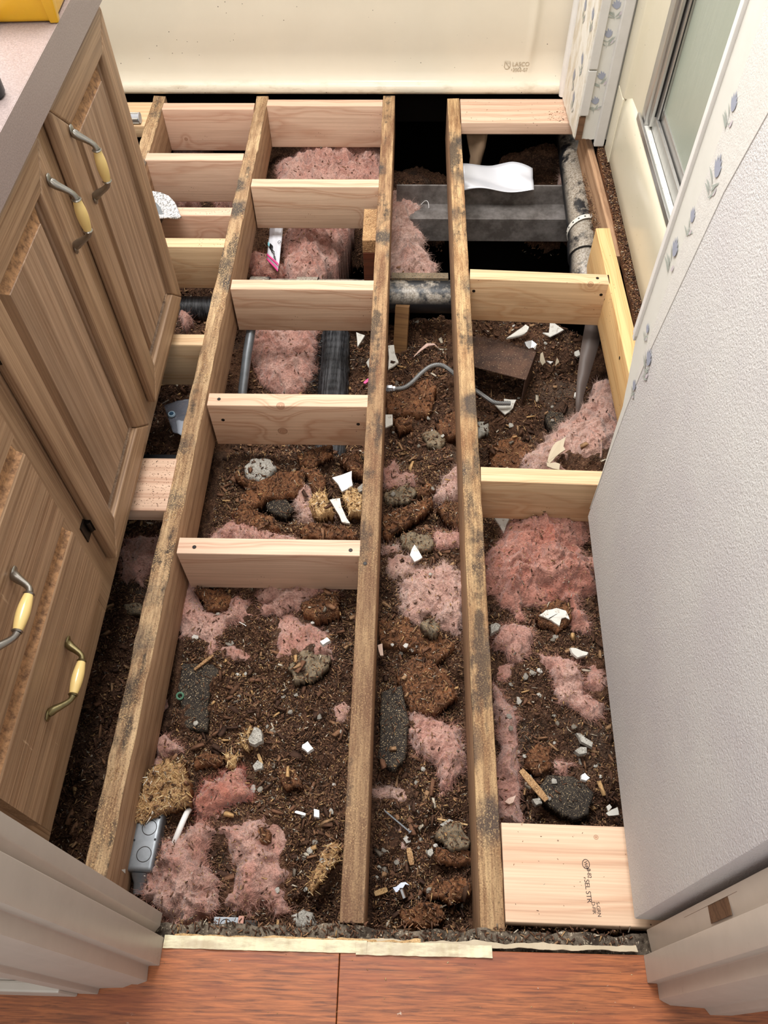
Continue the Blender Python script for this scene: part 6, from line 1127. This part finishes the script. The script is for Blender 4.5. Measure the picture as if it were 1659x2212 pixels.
mb=MB(); mb.tube([(-.023,.017,.003),(.023,-.017,-.004)],.0016,8); mb.obj('nail_shank',M['galv'],nl,smooth=True); mb=MB(); mb.tube([(.0225,-.0165,-.004),(.024,-.0178,-.0042)],.0042,10); mb.obj('nail_head',M['galv'],nl)
wz=float(hat(-.372,.585))+.006
mb=MB(); mb.tube([(.0062*math.cos(a),.0062*math.sin(a),0) for a in np.linspace(0,2*math.pi,20)],.0022,8,cap=False); o=mb.obj('rubber_washer',flat('green_rubber',(72,112,88),.5),smooth=True); o.location=(-.372,.585,wz); o.rotation_euler=(.2,.1,0); tag(o,'small green ring washer on the flat black rectangular slab','washer')
cl_=empty('steel_clip',(.072,.239,float(hat(.072,.239))+.008),.4); tag(cl_,'small shiny steel clip with white jagged tab near the threshold','clip')
mb=MB(); mb.tube([(0,-.009,0),(0,.006,.002)],.0075,14); mb.obj('clip_barrel',chrome,cl_,smooth=True); mb=MB(); mb.prism([(-.010,.004),(-.004,.004),(-.001,.008),(.004,.006),(.010,.010),(.016,.006),(.012,.013),(.004,.015),(-.006,.012),(-.012,.013)],.005,.007); mb.obj('jagged_tab',flat('tab_white',(196,204,220),.3),cl_)
o=stick('plastic_sliver','magenta plastic sliver next to the black flexible duct','plastic sliver',(-.050,1.578),(-.032,1.600),.009,.003,pkm,.01)
mb=MB(); P=[(.02*math.cos(a),.028*math.sin(a),.012*math.sin(a*2)) for a in np.linspace(0,3.6,16)]; mb.tube(P,.0009,6); o=mb.obj('thread_curl',M['bright']); o.location=(.115,2.27,float(hat(.115,2.27))+.02); tag(o,'short pale curled thread on the dirt heap in the narrow bay','thread')
mb=MB(); P=[(-.04,-.03,0),(-.02,-.012,.01),(.0,.004,.016),(.02,.01,.012),(.035,.004,.0)]; mb.tube(P,[.001,.0035,.006,.004,.001],8,sq=.5); o=mb.obj('lint_wisp',FIBM[0]); o.location=(.13,1.735,float(hat(.13,1.735))+.012); tag(o,'greyish lint wisp near the wooden stake in the narrow bay','lint')
# ---------------- scattered chips ----------------
def chips(name,X,Y,Z,L,Wd,T,mat,tilt=.45,parent=None):
    n=len(X); yaw=RNG.uniform(0,2*np.pi,n); pi_=RNG.normal(0,tilt,n); ro=RNG.normal(0,tilt,n)
    tmpl=np.array([(-.5,-.5,0),(-.38,.5,0),(-.45,0,1),(.5,-.35,0),(.42,.45,0),(.45,.05,1)])
    P=tmpl[None]*np.stack([L,Wd,T],1)[:,None,:]; P[:,:,2]-=T[:,None]*.5
    P=P+RNG.normal(0,1,P.shape)*np.minimum(L,Wd)[:,None,None]*.10
    cy,sy=np.cos(yaw),np.sin(yaw); cp,sp=np.cos(pi_),np.sin(pi_); cr,sr=np.cos(ro),np.sin(ro)
    x,y,z=P[...,0],P[...,1],P[...,2]
    y,z=y*cr[:,None]-z*sr[:,None],y*sr[:,None]+z*cr[:,None]; x,z=x*cp[:,None]-z*sp[:,None],x*sp[:,None]+z*cp[:,None]; x,y=x*cy[:,None]-y*sy[:,None],x*sy[:,None]+y*cy[:,None]
    V=np.stack([x+X[:,None],y+Y[:,None],z+Z[:,None]],-1).reshape(-1,3)
    Tt=np.array([(0,1,2),(3,5,4),(0,3,4),(0,4,1),(1,4,5),(1,5,2),(2,5,3),(2,3,0)]); F=(np.arange(n)[:,None,None]*6+Tt[None]).reshape(-1,3)
    o=big_mesh(name,V,F,mat,parent); return tag(o,kind='stuff')
def scatter(n,xr,yr,keep,lmin,lmax,wmin,wmax,lift=.001):
    X=RNG.uniform(*xr,n); Y=RNG.uniform(*yr,n); J=np.clip(((Y-GY0)/GS).astype(int),0,nyy-1); I=np.clip(((X-GX0)/GS).astype(int),0,nxx-1)
    ok=(RNG.uniform(0,1,n)<keep(X,Y,WOOL[J,I])*(1-SLABM[J,I]))&(BZ[J,I]>-.46); X,Y,J,I=X[ok],Y[ok],J[ok],I[ok]; m=len(X); l=lmin+(lmax-lmin)*RNG.beta(1.3,3.5,m)
    w=np.minimum(l*.8,wmin+(wmax-wmin)*RNG.beta(1.5,3,m)); return X,Y,HM[J,I]+lift+RNG.uniform(0,.004,m),l,w,w*RNG.uniform(.2,.5,m)
mask=fbm(XX*7,YY*7,3,77)
def mk(X,Y): return mask[np.clip(((Y-GY0)/GS).astype(int),0,nyy-1),np.clip(((X-GX0)/GS).astype(int),0,nxx-1)]
for nm,lab,xr,n in (('wood_crumbs','rotted wood chips and crumbs filling the left bay under the vanity',(-.73,-.425),15000),('wood_crumbs','rotted wood chips and crumbs filling the wide bay',(-.387,-.018),36000),('wood_crumbs','rotted wood chips and crumbs filling the narrow bay',(.02,.188),20000),('wood_crumbs','rotted wood chips and crumbs filling the right bay',(.228,.60),26000)):
    a=scatter(n,xr,(.16,1.25),lambda X,Y,w:np.where(w,.05,.95),.003,.019,.001,.0045); o=chips(nm,*a,M['chips']); tag(o,lab,'wood crumbs')
    b=scatter(n//3,xr,(1.25,2.5),lambda X,Y,w:np.where(w,.06,.95),.004,.022,.0015,.006); c_=chips('crumbs_far',*b,M['chips'],parent=o)
    d=scatter(n//3,xr,(.16,1.3),lambda X,Y,w:np.where(w,.3,np.clip(.45+mk(X,Y)*1.2,.1,1)),.0015,.008,.0006,.0018,.0025); chips('pale_chips',*d,M['dust'],parent=o)
# medium flakes standing proud
a=scatter(8200,(-.70,.60),(.16,2.0),lambda X,Y,w:np.where(w,.01,.8)*np.clip(.5+mk(X,Y),.15,1),.010,.044,.005,.017,.004)
a=a[:5]+(a[4]*.28,)
inb=~(((a[0]>-.43)&(a[0]<-.38))|((a[0]>-.025)&(a[0]<.025))|((a[0]>.185)&(a[0]<.232)))
o=chips('board_flakes',*[q[inb] for q in a],M['chips'],.35); tag(o,'larger flakes of rotted board strewn over all bays','board flakes')
# dust grains on the joist tops and boards
def topdust(parent,x0,y0,x1,y1,hw,n,ztop,mat,lm=.006):
    t=RNG.uniform(0,1,n); X=x0+(x1-x0)*t+RNG.uniform(-hw,hw,n); Y=y0+(y1-y0)*t; l=.0012+lm*RNG.beta(1,6,n); o=chips('sawdust',X-parent.location.x,Y-parent.location.y,np.full(n,ztop-parent.location.z+.0002),l,l*.35+.0003,l*.2+.0003,mat,.1,None)
    o.parent=parent; o.rotation_euler=(0,0,-parent.rotation_euler.z); o.location=(0,0,0)
topdust(JA,-.417,.19,-.405,2.5,.015,1700,-.0045,M['dust']); topdust(JB,-.005,.19,.002,2.5,.015,350,-.002,M['dust'],.004); topdust(JC,.210,.19,.2085,2.5,.015,800,-.003,M['dust'],.005)
def specks(parent,x0,x1,y0,y1,n,z,mat,lm=.004):
    X=RNG.uniform(x0,x1,n);Y=RNG.uniform(y0,y1,n); l=.0015+lm*RNG.beta(1,4,n); o=chips('dirt_specks',X-parent.location.x,Y-parent.location.y,np.full(n,z-parent.location.z+.0004),l,l*.4,l*.3,mat,.1); o.parent=parent; o.rotation_euler=(0,0,-parent.rotation_euler.z)
specks(B['ea6'],-.50,-.43,.94,1.06,150,0,M['chips']); specks(B['cd1'],.50,.55,2.40,2.46,70,0,M['chips'],.007); specks(B['cd1'],.24,.55,2.40,2.52,40,0,M['chips']); specks(SB,.24,.44,.185,.315,22,0,M['chips'],.003); specks(B['ea3'],-.58,-.43,1.925,1.955,24,0,M['chips']); specks(B['ea4'],-.50,-.43,1.79,1.82,16,0,M['chips']); specks(B['cd2'],.25,.58,1.65,1.66,6,0,M['chips'],.003)
a_=RNG.uniform(-.28,.42,90); b_=RNG.uniform(-.05,.13,90); l=.001+.004*RNG.beta(1,4,90); o=chips('floor_specks',a_,b_,np.full(90,.0212),l,l*.5,l*.3,M['dust'],.1,fl)
# crumbs on the subfloor remnant and the pipe beside it, chips on sill
n=5000; X=RNG.uniform(.626,.66,n); Y=RNG.uniform(1.0,2.25,n); o=chips('dark_crumbs',X,Y,np.full(n,.006)+RNG.uniform(0,.006,n),RNG.uniform(.003,.01,n),RNG.uniform(.001,.003,n),RNG.uniform(.001,.002,n),M['chips']); tag(o,'dark brown crumbs on the decayed subfloor edge along the shower','wood crumbs')
n=2600; X=RNG.uniform(.600,.628,n); Y=RNG.uniform(1.9,2.25,n); o=chips('fine_crumbs',X,Y,-.10+.03*RNG.uniform(-1,1,n)+(X-.60)*1.6,RNG.uniform(.003,.010,n),RNG.uniform(.001,.002,n),RNG.uniform(.0005,.001,n),M['chips']); tag(o,'brown crumbs wedged between the right drain pipe and the old rim board','wood crumbs')
n=500; X=RNG.uniform(-.28,.42,n); Y=RNG.uniform(.147,.172,n); o=chips('sill_crumbs',X-0,Y-.15,np.full(n,.004),RNG.uniform(.002,.012,n),RNG.uniform(.001,.003,n),RNG.uniform(.0005,.002,n),M['chips'],.4,sill)
